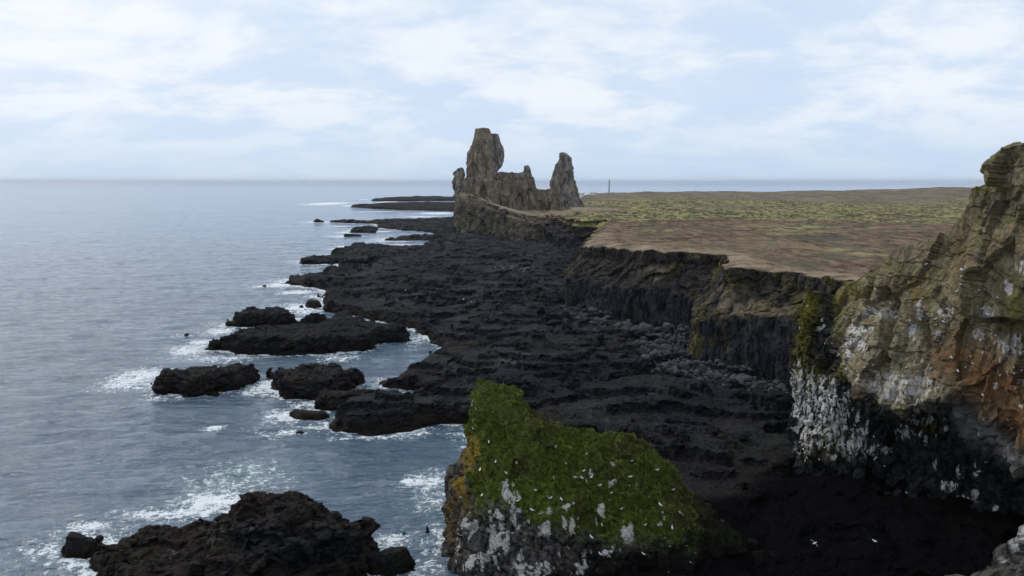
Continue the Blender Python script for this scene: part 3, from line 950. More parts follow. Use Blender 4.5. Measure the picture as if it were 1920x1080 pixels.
zz[:, NV:] = np.where(far[:, None], zt[:, None] * (1 - blend * .35) + zl * blend * .35, zt[:, None] * (1 - blend) + (zl + 0.15) * blend)
q = V3(PX, PY, zz)
face = np.clip(vv, 0, 1) < 1
colw = sstep(0.05, -0.1, up - 0.05) * sstep(0.02, 0.1, vv)     # where the wall is sheer
c1, c2, cid = worley(V3(ss[:, None] * 0.85 + 0.25 * pn(q * 0.4, 2), zz * 0.10, 0 * zz + 0.5), 9)
cols_ = ((cid - 0.5) * 0.9 - 0.6 * np.exp(-(c2 - c1) * 7))
gid, gcr = facet(q * V3(1, 1, 0.5) * 0.30, 19, 1.0, 2.2)
dis = 2.3 * fbm(q * V3(1, 1, 0.6) * 0.10, 4, 51) + 0.45 * fbm(q * 0.55, 4, 52) + colw * cols_ * 1.15
dis = dis + (1 - colw) * (1.5 * (gid - 0.6 * np.exp(-gcr * 6)) + 0.9 * ridged(q * 0.3, 4, 53))
dis = dis * np.clip(1.6 - vv, 0, 1) * np.clip(by[:, None] / 260, 0.8, 1.8)
dis[:, NV:] = dis[:, NV - 1:NV] * np.clip(1.6 - vv[:, NV:], 0, 1) / 0.6
PX = PX - ix[:, None] * dis
PY = PY - iy[:, None] * dis
PX = PX - ix[:, None] * (1.1 * fbm(V3(ss * 0.22, 0 * ss, 0 * ss + 5), 4, 58))[:, None] * np.exp(-((vv - 0.98) / 0.10) ** 2)
PY = PY - iy[:, None] * (1.1 * fbm(V3(ss * 0.22, 0 * ss, 0 * ss + 5), 4, 58))[:, None] * np.exp(-((vv - 0.98) / 0.10) ** 2)
zz = zz + np.where(vv < 1, 0.35 * pn(q * 0.5, 54) * (1 - colw), 0.0)
rim = 0.8 * fbm(V3(ss * 0.25, 0 * ss, 0 * ss), 4, 55)
zz = zz + rim[:, None] * np.exp(-((vv - 1.0) / 0.07) ** 2)
Q = V3(PX, PY, zz)
nQ = fbm(Q * 0.25, 3, 57)
tan = np.where(vv >= 0.985, sstep(0.985, 1.02, vv) * np.clip(0.55 + 0.6 * nQ, 0, 1), 0.0)
soil = np.clip(1 - colw + 0.35 * nQ - 0.15, 0, 1) * (0.85 - 0.4 * sstep(450, 560, by[:, None]))
plat = sstep(490, 530, by[:, None])
tan = np.maximum(tan, plat * sstep(0.90, 0.97, vv + 0.06 * nQ) * 0.95)
cxp = cl_xy[23]
lich = np.exp(-((PX - cxp[0]) ** 2 + (PY - cxp[1]) ** 2) / 7.0 ** 2) * sstep(2, 6, zz) * sstep(0.0, 0.3, nQ + 0.15) * 0.9
lich = np.maximum(lich, 0.9 * sstep(0.08, 0.40, fbm(Q * 0.18, 3, 59)) * (by[:, None] < 190) * soil)
cx2 = cl_xy[16]
lich = np.maximum(lich, 0.35 * np.exp(-((PX - cx2[0]) ** 2 + (PY - cx2[1]) ** 2) / 5 ** 2))
for (px, py, r, a) in [(1237, 516, 2.2, .8), (1375, 565, 3.0, .7), (1365, 575, 2, .5), (1480, 575, 2.2, .45), (1430, 570, 2.0, .35)]:
    c = at_y(px, py, 190 if px < 1290 else 152)
    tan = np.maximum(tan, a * np.exp(-(((PX - c[0]) / r) ** 2 + ((zz - c[2]) / (r * 0.6)) ** 2)) * (np.abs(PY - c[1]) < 14) * sstep(-0.3, 0.2, nQ))
pf = np.clip(np.interp(ss, S, [1.0 if k < 9 else 0.0 for k in range(len(CL))]), 0, 1)[:, None]
tan = np.maximum(tan, pf * (vv < 1) * np.clip(0.30 + 0.55 * nQ + 0.25 * vv, 0.05, 0.55))
CM = np.stack([soil, lich, tan, colw], -1)
lipm = (vv > 1.0001) & ~far[:, None]
ed_ = pdist(PX.ravel(), PY.ravel(), EDGE).reshape(PX.shape)
edp = sstep(13, 9, ed_ + 4.0 * fbm(V3(PX, PY, 0 * PX) * 0.09, 3, 15)) * sstep(330, 220, PY) * np.clip(0.5 + 0.9 * fbm(V3(PX * 0.08, PY * 0.3, 0 * PX), 3, 16), 0, 1)
CM[lipm] = np.stack([sstep(270, 430, PY + 330 * fbm(V3(PX * 0.016, PY * 0.010, 0 * PX), 6, 13) - 0.10 * PX), edp, 0 * edp, 0 * edp], -1)[lipm]
fm_ = (np.arange(PX.shape[1] - 1)[None, :] >= NV - 1) & ~far[:-1, None]
cliff = build('cliff', Q.reshape(-1, 3), grid_faces(*PX.shape), None, {'masks': CM.reshape(-1, 4)}, mats=[M_CLIFF, M_PLAIN], fmat=fm_.reshape(-1).astype(int))
tag(cliff, 'dark columned sea cliff between the black shelf and the heath', 'cliff', kind='structure')

# ------------------------------------------------------------------ the plain on top
X, Y = view_grid(830, 2080, 2.2, 118, 1680, 0.0036)
Z = plain_z(X, Y)
ld = sdist(X, Y, LAND)
q = V3(X, Y, 0 * X)
Z = Z - 12 * sstep(25, 0, ld) * (Y > 640)
Z = np.where((Y > 500) & (Y < 640) & (X < at_y(1075, 400, 560)[0]), Z - 1.5, Z)
moss = sstep(270, 430, Y + 330 * fbm(V3(X * 0.016, Y * 0.010, 0 * X), 6, 13) - 0.10 * X)
farm = 0.9 * sstep(700, 1050, Y + 330 * fbm(V3(X * 0.007, Y * 0.004, 0 * X), 5, 14))
ed = pdist(X, Y, EDGE)
path = sstep(13, 9, ed + 4.0 * fbm(q * 0.09, 3, 15)) * sstep(330, 220, Y) * np.clip(0.5 + 0.9 * fbm(V3(X * 0.08, Y * 0.3, 0 * X), 3, 16), 0, 1)
dark = sstep(0.42, 0.62, fbm(V3(X * 0.02, Y * 0.035, 0 * X), 3, 17)) * sstep(170, 260, Y) * 0.65 * (1 - farm)
pk = at_z(1150, 386, 15)
path = np.maximum(path, 0.9 * sstep(1, 0.4, np.hypot((X - at_y(1085, 386, 600)[0]) / 14, (Y - 588) / 26)))
path = np.maximum(path, 0.9 * sstep(1, 0.5, np.hypot((X - at_y(1115, 365, 1240)[0]) / 36, (Y - 1235) / 25)) * sstep(-0.3, 0.3, pn(q * 0.05, 18)))
stf = np.clip(1.3 - pdist(X, Y, [tuple(at_y(890, 380, 575)[:2]), tuple(at_y(1075, 380, 585)[:2])]) / 45, 0, 1)
moss = moss * (1 - sstep(0.1, 0.7, stf + 0.3 * pn(q * 0.06, 19))); path = np.maximum(path, 0.85 * sstep(0.25, 0.8, stf + 0.35 * pn(q * 0.08, 20)))
nr, nc = X.shape
cen = (ld[:-1, :-1] + ld[1:, 1:]) / 2
sbm = 11.5
keep = (cen > np.where((Y[:-1, :-1] > 380), 6.0, np.where(Y[:-1, :-1] > 235, 7.0, 9.0)))
f = grid_faces(nr, nc, keep)
vx, f, a = compact(V3(X, Y, Z).reshape(-1, 3), f, {'masks': np.stack([moss, path, dark, farm], -1).reshape(-1, 4)})
plain = build('heath_plain', vx, f, M_PLAIN, a)
tag(plain, 'flat heath and moss plain on top of the cliffs', 'ground', kind='structure')

# ------------------------------------------------------------------ sea
cols = np.concatenate([np.linspace(-760, -400, 24), np.arange(-380, 1420, 3.0), np.linspace(1430, 2300, 60), np.linspace(2350, 2700, 20)])
Yr = np.concatenate([np.linspace(-400, 40, 8), 55 * np.exp(np.arange(0, math.log(2600 / 55), 0.0048)), 2600 * np.exp(np.linspace(0.03, math.log(50000 / 2600), 110))])
depth = np.maximum(Yr, 40) * CP + H * SP
X = (cols[None, :] - 960) / F * depth[:, None]
Y = np.repeat(Yr[:, None], len(cols), 1)
amp = 0.4 + 0.6 * sstep(900, 150, Y)
a14 = math.radians(-14)
U = X * math.cos(a14) - Y * math.sin(a14); W = X * math.sin(a14) + Y * math.cos(a14)
near = (Y < 1000) & (Y > 40)
Z = np.zeros(X.shape)
Un, Wn = U[near], W[near]
Z[near] = amp[near] * (0.34 * fbm(V3(Un * 0.055, Wn * 0.15, 0 * Un), 3, 81) + 0.26 * pn(V3(Un * 0.13, Wn * 0.42, 0 * Un), 83))
# foam around the rocks, stronger on the seaward (left) side
foam = np.zeros(X.shape); teal = np.zeros(X.shape)
qn = V3(X, Y, 0 * X)
fn = np.zeros(X.shape); fn[near] = fbm(qn[near] * 0.07, 3, 84)
for poly, k in [(p[0], 1.0) for p in SHELF_POLYS] + [(p, 1.0) for p in ROCK_POLYS] + [(BIG_POLY, 1.0)]:
    pts = np.array(poly)
    m = near & (X > pts[:, 0].min() - 30) & (X < pts[:, 0].max() + 20) & (Y > pts[:, 1].min() - 30) & (Y < pts[:, 1].max() + 30)
    if not m.any(): continue
    d = -sdist(X[m], Y[m], poly)
    cxm = pts[:, 0].mean(); hw = (pts[:, 0].max() - pts[:, 0].min()) / 2 + 1
    left = np.clip((cxm - X[m]) / hw, -1, 1.3)
    size = min(1.0, hw / 4.0)
    reach = (1.2 + 2.0 * np.clip(left, 0, 1.3)) * size * np.clip(Y[m] / 200, 0.8, 2.2) + 2.2 * np.clip(fn[m], 0, 1)
    e = np.exp(-np.clip(d, 0, None) / reach)
    foam[m] = np.maximum(foam[m], np.clip(e * (0.62 + 0.3 * left + 0.55 * fn[m]), 0, 1))
    teal[m] = np.maximum(teal[m], np.exp(-np.clip(d, 0, None) / (2.2 * reach)) * 0.35)
PATCH = [  # foam patches
    # px, py, half width px, half height px, foam, teal
    (440, 905, 110, 45, .50, .9), (400, 940, 90, 32, .62, .9), (470, 890, 60, 26, .42, .8), (400, 803, 24, 7, .85, .4), (330, 965, 120, 18, .62, .6),
    (155, 1050, 70, 30, .75, .6), (240, 1055, 50, 28, .8, .5), (160, 990, 60, 14, .6, .5),
    (800, 905, 55, 26, .62, .7), (810, 940, 50, 34, .50, .6), (765, 903, 18, 8, .8, .5), (815, 1010, 40, 50, .58, .5), (735, 1015, 50, 24, .68, .5), (780, 1065, 60, 22, .55, .5),
    (250, 712, 60, 24, .72, .5), (300, 745, 50, 8, .5, .4), (215, 725, 50, 14, .42, .3), (480, 735, 40, 14, .5, .5), (400, 672, 110, 8, .60, .7), (360, 655, 50, 14, .75, .4), (410, 622, 40, 8, .7, .4), (380, 640, 40, 5, .7, .3),
    (560, 600, 60, 6, .5, .3), (585, 585, 36, 8, .75, .4), (560, 548, 40, 5, .65, .3), (520, 535, 34, 4, .8, .3), (780, 640, 24, 20, .42, .3), (640, 672, 60, 10, .35, .3), (760, 742, 20, 12, .8, .5), (805, 745, 26, 8, .7, .5), (745, 722, 30, 8, .7, .5), (560, 765, 40, 10, .55, .4),
    (600, 800, 60, 10, .65, .4), (650, 785, 28, 6, .8, .3), (690, 820, 90, 8, .6, .4), (850, 796, 36, 6, .5, .3), (620, 752, 26, 8, .6, .4),
    (612, 382, 44, 3.2, 1.0, .2), (665, 386, 30, 2, .8, .2), (725, 379, 22, 1.6, .9, .2), (820, 400, 40, 2.2, .95, .2), (790, 406, 30, 1.6, .7, .2), (690, 431, 18, 1.4, .7, .2), (720, 434, 20, 1.4, .8, .2), (640, 424, 30, 1.4, .6, .2),
    (700, 397, 60, 1.4, .5, .1), (760, 459, 60, 2.0, .45, .2), (640, 462, 14, 2, .7, .2), (600, 500, 30, 2.5, .35, .2), (680, 374, 12, 1.0, .6, .1)]
for px, py, hx, hy, fo, te in PATCH:
    c = at_z(px, py); l = at_z(px - hx, py); t_ = at_z(px, py - hy); b_ = at_z(px, py + hy)
    rx = abs(c[0] - l[0]); ry = abs(t_[1] - b_[1]) / 2
    g = np.exp(-(((X - c[0]) / rx) ** 2 + ((Y - (t_[1] + b_[1]) / 2) / ry) ** 2) * 1.1) * (Y > 0)
    foam = np.maximum(foam, fo * g * np.clip(0.95 + 0.5 * fn, 0.4, 1.3))
    teal = np.maximum(teal, te * g)
foam = np.maximum(foam, 0.11 * sstep(0.25, 0.7, fn))
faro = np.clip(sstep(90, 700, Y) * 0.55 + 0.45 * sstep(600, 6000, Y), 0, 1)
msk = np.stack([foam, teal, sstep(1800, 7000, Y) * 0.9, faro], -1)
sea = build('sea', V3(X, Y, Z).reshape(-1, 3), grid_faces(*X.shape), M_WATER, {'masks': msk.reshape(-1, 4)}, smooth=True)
tag(sea, 'grey blue rippled sea with foam around the rocks', 'sea', kind='structure')


# ------------------------------------------------------------------ the two big stacks: lofted, voxel-joined and weathered
def loft_mesh(rings, n=30, seed=0):
    """rings: (py, pxL, pxR, depth m, Y) from top to bottom"""
    V, Fc = [], []
    rng = random.Random(seed)
    ph = [rng.uniform(0, 6.28) for _ in range(4)]
    for (py, l, r, dp, Y) in rings:
        a, b = at_y(l, py, Y), at_y(r, py, Y)
        cx, rx, z = (a[0] + b[0]) / 2, (b[0] - a[0]) / 2, (a[2] + b[2]) / 2
        for k in range(n):
            t = 2 * math.pi * k / n
            c, s = math.cos(t), math.sin(t)
            e = 0.72
            x = math.copysign(abs(c) ** e, c); y = math.copysign(abs(s) ** e, s)
            V.append((cx + rx * x, Y + dp / 2 * y * (1 + 0.12 * math.sin(3 * t + ph[0])), z))
    m = len(rings)
    for i in range(m - 1):
        for k in range(n):
            k2 = (k + 1) % n
            Fc.append((i * n + k, i * n + k2, (i + 1) * n + k2, (i + 1) * n + k))
    Fc.append(tuple(range(n - 1, -1, -1)))
    Fc.append(tuple((m - 1) * n + k for k in range(n)))
    return V, Fc


def join_remesh(lofts, voxel):
    V, Fc = [], []
    for v, f in lofts:
        o = len(V); V += [tuple(map(float, p)) for p in v]; Fc += [tuple(i + o for i in q) for q in f]
    me = bpy.data.meshes.new('tmp'); me.from_pydata(V, [], Fc)
    ob = bpy.data.objects.new('tmp', me); COL.objects.link(ob)
    md = ob.modifiers.new('r', 'REMESH'); md.mode = 'VOXEL'; md.voxel_size = voxel
    dg = bpy.context.evaluated_depsgraph_get()
    ev = ob.evaluated_get(dg); m2 = bpy.data.meshes.new_from_object(ev)
    n = len(m2.vertices)
    co = np.empty(n * 3, np.float32); m2.vertices.foreach_get('co', co)
    no = np.empty(n * 3, np.float32); m2.vertices.foreach_get('normal', no)
    quads = [tuple(p.vertices) for p in m2.polygons]
    q4 = np.array([q if len(q) == 4 else (q[0], q[1], q[2], q[2]) for q in quads], np.int32)
    bpy.data.objects.remove(ob); bpy.data.meshes.remove(me); bpy.data.meshes.remove(m2)
    return co.reshape(-1, 3).astype(float), no.reshape(-1, 3).astype(float), q4


def weather(co, no, a1, a2, s1, s2, seed):
    f1, c1_ = facet(co * V3(1, 1, 0.38) * s2 * 0.85, seed, 1.0, 1.7)
    f2, c2_ = facet(co * V3(1, 1, 0.35) * s2 * 2.0, seed + 5)
    d = a1 * fbm(co * V3(1, 1, 0.55) * s1, 4, seed + 1) + a2 * (0.8 * f1 - 0.28 * np.exp(-c1_ * 7)) + 0.3 * a2 * (f2 - 0.4 * np.exp(-c2_ * 7))
    d = d + 0.25 * a2 * (((co[:, 2] * 0.16 + 0.8 * pn(co * 0.06, seed + 7)) % 1.0) - 0.5)
    d = d * (1 - 0.55 * sstep(58, 68, co[:, 2])) * (1 - 0.3 * sstep(0.6, 0.9, no[:, 2]))
    return co + no * d[:, None], d


Y1 = 585
main = [(241, 890, 918, 10, Y1 - 1), (246, 890, 920, 11, Y1 - 1), (256, 888, 921, 12, Y1 - 1), (272, 883, 923, 13, Y1 - 1), (288, 877, 925, 15, Y1 - 1), (309, 877, 926, 17, Y1 - 1),
        (330, 876, 930, 19, Y1), (355, 869, 936, 22, Y1), (378, 864, 948, 28, Y1 + 1), (410, 862, 950, 32, Y1 + 2)]
rear = [(251, 919, 935, 8, Y1 + 6), (260, 917, 938, 9, Y1 + 6), (278, 914, 943, 10, Y1 + 6), (293, 914, 944, 11, Y1 + 6), (309, 915, 940, 11, Y1 + 5), (322, 915, 932, 11, Y1 + 4), (345, 915, 935, 13, Y1 + 4)]
leftp = [(316, 857, 866, 4, Y1 - 7), (326, 852, 869, 6, Y1 - 7), (337, 849, 870, 8, Y1 - 7), (350, 848, 876, 10, Y1 - 6), (366, 853, 880, 13, Y1 - 5), (394, 855, 882, 16, Y1 - 5), (425, 855, 880, 16, Y1 - 5)]
wall = [(323, 931, 978, 4, Y1 + 2), (330, 926, 988, 7, Y1 + 2), (345, 915, 998, 11, Y1 + 1), (362, 905, 1005, 16, Y1 + 1), (382, 898, 1012, 24, Y1 + 2), (410, 895, 1020, 28, Y1 + 4)]
rightp = [(311, 983, 991, 3, Y1 + 1), (317, 983, 996, 4, Y1 + 1), (330, 981, 999, 6, Y1 + 1), (345, 978, 1004, 8, Y1 + 1), (358, 972, 1008, 11, Y1 + 1), (375, 960, 1016, 18, Y1 + 2)]
ridge = [(354, 1000, 1036, 3, Y1 + 4), (362, 996, 1042, 8, Y1 + 4), (380, 990, 1050, 14, Y1 + 5), (405, 985, 1055, 18, Y1 + 6)]
co, no, fq = join_remesh([loft_mesh(r, 30, i) for i, r in enumerate([main, rear, leftp, wall, rightp, ridge])], 0.5)
co, dd = weather(co, no, 1.1, 1.6, 0.13, 0.24, 301)
nz = fbm(co * 0.12, 3, 305)
top_dry = sstep(0.45, 0.75, no[:, 2]) * sstep(30, 22, co[:, 2]) * 0.9
gx = sstep(at_y(921, 300, Y1)[0] - 1.5, at_y(921, 300, Y1)[0] + 2, co[:, 0]) * sstep(36, 44, co[:, 2])
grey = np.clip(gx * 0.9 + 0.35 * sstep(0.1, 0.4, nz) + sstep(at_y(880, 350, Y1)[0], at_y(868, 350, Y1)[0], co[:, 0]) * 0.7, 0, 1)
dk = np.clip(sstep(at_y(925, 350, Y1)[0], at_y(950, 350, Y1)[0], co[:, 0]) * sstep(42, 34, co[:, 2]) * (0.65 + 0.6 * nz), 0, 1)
lich = sstep(0.2, 0.5, pn(co * 0.16, 306)) * 0.35
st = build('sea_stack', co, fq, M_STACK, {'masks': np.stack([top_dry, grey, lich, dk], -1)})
tag(st, 'castle-like brown rock stack with a tall split tower and two pinnacles', 'rock stack')

Y2 = 612
rs = [(288, 1050, 1064, 5, Y2), (293, 1049, 1070, 7, Y2), (300, 1047, 1072, 9, Y2), (309, 1042, 1071, 10, Y2), (322, 1037, 1074, 13, Y2), (340, 1033, 1077, 16, Y2), (356, 1033, 1080, 18, Y2), (370, 1033, 1085, 21, Y2), (386, 1030, 1095, 26, Y2), (402, 1028, 1100, 30, Y2)]
co, no, fq = join_remesh([loft_mesh(rs, 30, 9)], 0.5)
co, dd = weather(co, no, 0.9, 1.5, 0.15, 0.28, 351)
nz = fbm(co * 0.12, 3, 355)
st = build('sea_stack', co, fq, M_STACK, {'masks': np.stack([sstep(22, 18, co[:, 2] + nz) * sstep(0.35, 0.7, no[:, 2]), 0.75 + 0.3 * nz, 0 * nz, np.clip(0.25 + 0.6 * nz, 0, 1)], -1)})
tag(st, 'smaller single grey rock tower with a blunt top, inland of the castle-like stack', 'rock stack')


# ------------------------------------------------------------------ control-net surfaces for the near crags
def refine(ctrl, step_r, step_c, smooth=10):
    C = np.array(ctrl, float)
    R, K, _ = C.shape
    dr = np.linalg.norm(np.diff(C, axis=0), axis=2).mean(1)
    dc = np.linalg.norm(np.diff(C, axis=1), axis=2).mean(0)
    pr, pc = np.concatenate([[0], np.cumsum(dr)]), np.concatenate([[0], np.cumsum(dc)])
    nr, nc = int(pr[-1] / step_r) + 2, int(pc[-1] / step_c) + 2
    sr, s_c = np.linspace(0, pr[-1], nr), np.linspace(0, pc[-1], nc)
    A = np.stack([np.stack([np.interp(sr, pr, C[:, j, k]) for k in range(3)], -1) for j in range(K)], 1)
    B = np.stack([np.stack([np.interp(s_c, pc, A[i, :, k]) for k in range(3)], -1) for i in range(nr)], 0)
    for _ in range(smooth):
        B[1:-1] = B[1:-1] * .5 + (B[:-2] + B[2:]) * .25
        B[:, 1:-1] = B[:, 1:-1] * .5 + (B[:, :-2] + B[:, 2:]) * .25
    return B


def grid_normals(B):
    n = np.cross(np.gradient(B, axis=1), np.gradient(B, axis=0))
    n /= np.linalg.norm(n, axis=2, keepdims=True) + 1e-9
    return n


# ---- mossy crag: crest runs from the horned peak down to the low saddle
def crag_net():
    # crest px, py, Y ; then front rows
    crest = [(888, 752, 85.5), (896, 711, 85), (912, 712, 85), (930, 728, 85), (956, 728, 85), (969, 722, 84.9), (978, 764, 84.5), (1050, 793, 84), (1110, 808, 83.5), (1170, 812, 83), (1215, 830, 83),
             (1245, 868, 82.5), (1275, 900, 82), (1312, 935, 81.5), (1348, 970, 81), (1405, 1012, 81.5), (1450, 1050, 83)]
    r1 = [(872, 812, 84), (890, 790, 82.5), (912, 785, 82), (933, 785, 82), (955, 787, 82), (980, 792, 82), (1005, 815, 81.8), (1065, 838, 81.5), (1120, 850, 81), (1175, 858, 80.8), (1222, 880, 80.6),
          (1255, 910, 80.5), (1290, 945, 80.2), (1330, 975, 79.8), (1365, 1000, 79.5), (1412, 1028, 79.5), (1470, 1064, 80)]
    r2 = [(846, 890, 82), (880, 880, 79.5), (912, 875, 79), (942, 875, 78.9), (972, 876, 78.8), (1004, 880, 78.6), (1045, 895, 78.5), (1090, 910, 78.3), (1140, 920, 78), (1190, 930, 77.8), (1240, 945, 77.6),
          (1280, 965, 77.5), (1320, 990, 77.4), (1360, 1015, 77.3), (1400, 1040, 77.3), (1460, 1050, 77.5), (1540, 1070, 78)]
    r3 = [(826, 948, 80.5), (868, 955, 77.5), (908, 960, 76.6), (944, 963, 76.2), (980, 966, 76), (1015, 970, 75.8), (1060, 980, 75.8), (1110, 990, 75.8), (1160, 1000, 75.8), (1210, 1005, 75.8), (1260, 1015, 75.8),
          (1305, 1030, 75.8), (1350, 1050, 76), (1390, 1075, 76), (1430, 1090, 76), (1500, 1100, 76), (1580, 1110, 76)]
    r4 = [(832, 1010, 79), (866, 1030, 75.5), (908, 1040, 74.5), (946, 1043, 74.2), (984, 1046, 74), (1022, 1050, 73.8), (1070, 1055, 73.8), (1122, 1060, 74), (1175, 1068, 74.2), (1225, 1078, 74.4), (1275, 1090, 74.6),
          (1320, 1100, 74.8), (1365, 1115, 75), (1405, 1130, 75), (1450, 1140, 75), (1520, 1150, 75), (1600, 1160, 75)]
    r5 = [(842, 1100, 77), (870, 1140, 73.5), (910, 1160, 72.6), (950, 1163, 72.2), (990, 1165, 72), (1030, 1165, 72), (1080, 1165, 72), (1130, 1165, 72), (1185, 1165, 72.4), (1235, 1165, 72.8), (1285, 1165, 73),
          (1330, 1170, 73.4), (1375, 1175, 74), (1415, 1180, 74), (1460, 1190, 74), (1530, 1200, 74), (1610, 1210, 74)]
    rows = [[at_y(*p) for p in r] for r in (crest, r1, r2, r3, r4, r5)]
    c = np.array(rows[0])
    b1 = c + np.array([0.6, 2.2, -2.2]); b2 = c + np.array([1.5, 6.5, 0]); b2[:, 2] = np.minimum(c[:, 2] * 0.35, 5); b3 = c + np.array([2, 10, 0]); b3[:, 2] = -1.5
    net = np.array([b3, b2, b1] + rows)
    # wrap the seaward end round behind
    w = net[:, 0].copy()
    w1 = w + np.array([1.6, 3.0, -1.0]); w2 = w + np.array([5.0, 7.5, -3.5])
    return np.concatenate([w2[:, None], w1[:, None], net], 1)


B = refine(crag_net(), 0.10, 0.13, 4)
N = grid_normals(B)
if (N * (np.array([0, 0, H]) - B)).sum() < 0: N = -N
px, py = pix(B)
q = B
low = sstep(0.0, 1.0, (py - (905 + 0.33 * (px - 900))) / 60 + 0.8 * fbm(q * 0.35, 3, 401))            # bare rock low on the seaward end
low = low * sstep(1330, 1180, px) + sstep(905, 870, px + 18 * pn(q * 0.5, 402)) * sstep(790, 850, py)
low = np.clip(low, 0, 1)
g1, g2, gid = worley(q * V3(1, 1, 0.6) * 0.48, 411)
h1, h2, hid = worley(q * V3(1.0, 1.0, 0.8) * 1.5, 412)
bulge = (0.85 - g1) * 1.3 + (0.8 - h1) * 0.35
rf, rc = facet(q * V3(1, 1, 0.7) * 0.55, 419)
rock_d = 0.8 * fbm(q * 0.22, 4, 413) - 0.45 + bulge * 0.8 + 0.5 * rf - 0.3 * np.exp(-rc * 7) + 0.22 * fbm(q * 1.5, 3, 414)
moss_d = -0.12 + 0.45 * rf + 0.75 * fbm(q * 0.25, 4, 415) + 0.28 * fbm(q * 1.0, 4, 416) + 0.12 * ridged(q * 2.0, 3, 417)
D = low * rock_d + (1 - low) * moss_d
crestw = np.exp(-((py - np.interp(px, [889, 897, 966, 980, 1215, 1350], [745, 716, 726, 768, 830, 968])) / 26) ** 2)
D = D * (1 - 0.35 * crestw) + 0.30 * crestw * fbm(q * 1.6, 3, 418)
B = B + N * D[..., None]
px, py = pix(B)
nz1 = fbm(B * 0.5, 4, 421)
back = (B[..., 1] > 86.5)
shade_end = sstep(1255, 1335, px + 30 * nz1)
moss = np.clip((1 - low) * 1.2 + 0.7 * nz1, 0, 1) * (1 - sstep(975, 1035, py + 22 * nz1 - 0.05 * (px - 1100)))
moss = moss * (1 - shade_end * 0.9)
moss = np.maximum(moss, spots_mask(px, py, [(1372, 945, 42, 10, .8)]))
guano = spots_mask(px, py, [(985, 1050, 90, 40, 1.0), (1000, 990, 60, 30, .9), (900, 1010, 50, 45, .85), (935, 965, 40, 24, .8), (880, 1060, 26, 40, .8), (1060, 1010, 40, 40, .6), (960, 930, 34, 22, .55),
                             (1235, 965, 34, 22, .9), (1180, 985, 14, 26, .8), (1145, 905, 20, 12, .5), (1105, 895, 12, 16, .5), (1125, 960, 8, 30, .7), (1080, 1000, 10, 24, .6), (1060, 945, 14, 12, .5), (1090, 920, 26, 10, .45),
                             (1125, 1035, 18, 14, .7), (945, 905, 10, 20, .45), (1400, 975, 40, 12, .45), (845, 1000, 12, 40, .6), (1150, 870, 8, 6, .4), (900, 735, 8, 14, .6), (960, 728, 8, 8, .6), (890, 770, 6, 22, .6)])
gs = sstep(0.62, 0.34, worley(q * V3(1, 1, 0.6) * 0.48, 411)[0] + 0.25 * nz1) * sstep(0.05, 0.42, fbm(B * V3(1.3, 1.3, 0.4), 4, 422) + 0.55 * (guano - 0.35) + 0.12)
guano = np.clip(guano * 1.9, 0, 1) * np.clip(gs * 1.4, 0, 1)
guano = np.maximum(guano, 0.9 * sstep(0.52, 0.62, pn(B * V3(2.2, 2.2, 1.1), 423)) * sstep(860, 930, py) * (1 - shade_end) * 0.9)
lichen = spots_mask(px, py, [(888, 855, 26, 66, 1), (862, 900, 20, 60, 1), (850, 970, 14, 40, 1), (885, 800, 14, 30, .9), (905, 890, 16, 30, .8)]) * sstep(-0.25, 0.1, nz1)
brown = np.clip(spots_mask(px, py, [(1010, 785, 60, 22, .9), (1190, 840, 60, 26, .9), (1150, 880, 60, 40, .6), (1080, 960, 50, 40, .6), (980, 870, 40, 30, .5), (1210, 920, 40, 40, .4), (1300, 950, 60, 60, .9), (1000, 820, 40, 16, .6)]) * (0.85 + 0.9 * nz1), 0, 1)
moss = moss * (1 - 0.8 * lichen)
dry = spots_mask(px, py, [(905, 725, 20, 16, 1), (950, 735, 24, 14, .9), (930, 755, 30, 20, .6), (1040, 795, 30, 8, .7), (1130, 812, 40, 7, .7), (1250, 875, 20, 14, .6), (960, 775, 40, 14, .5)]) * np.clip(0.9 + 0.8 * nz1, 0, 1)
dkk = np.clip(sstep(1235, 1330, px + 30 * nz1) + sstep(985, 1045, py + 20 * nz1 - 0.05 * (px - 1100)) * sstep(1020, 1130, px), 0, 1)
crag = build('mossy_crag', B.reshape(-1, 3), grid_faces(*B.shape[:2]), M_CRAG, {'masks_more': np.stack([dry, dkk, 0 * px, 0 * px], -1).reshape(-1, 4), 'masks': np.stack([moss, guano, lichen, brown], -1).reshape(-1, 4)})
tag(crag, 'green mossy crag with a horned peak, yellow lichen and guano-streaked lower rocks', 'crag')
# moss tufts standing on it (a part of the crag)
pool = np.flatnonzero(((moss > 0.45) & (guano < 0.3) & ~back & (py < 1110) & (px < 1420)).ravel())
sel = RNG.choice(pool, min(52000, len(pool)), replace=False)
bp = B.reshape(-1, 3)[sel]; bn = grid_normals(B)
if (bn * (np.array([0, 0, H]) - B)).sum() < 0: bn = -bn
bn = bn.reshape(-1, 3)[sel]
K = len(sel)
clump = fbm(bp * 1.1, 2, 431)
hgt = RNG.uniform(0.035, 0.11, K) * (0.9 + 0.9 * np.clip(clump + 0.2, 0, 1))
tv = np.zeros((K, 2, 4, 3)); 
for b in range(2):
    rnd = RNG.normal(size=(K, 3)); side = np.cross(bn, rnd); side /= np.linalg.norm(side, axis=1, keepdims=True) + 1e-9
    dirn = bn * 0.8 + V3(0, 0, 0.5) + RNG.normal(scale=0.35, size=(K, 3))
    wd = hgt[:, None] * RNG.uniform(0.45, 0.9, (K, 1))
    tv[:, b, 0] = bp - side * wd - bn * 0.03; tv[:, b, 1] = bp + side * wd - bn * 0.03
    tv[:, b, 2] = bp + side * wd * 0.55 + dirn * hgt[:, None]; tv[:, b, 3] = bp - side * wd * 0.55 + dirn * hgt[:, None]
gcol = np.clip(0.45 + 0.8 * clump + RNG.normal(scale=0.2, size=K), 0, 1)
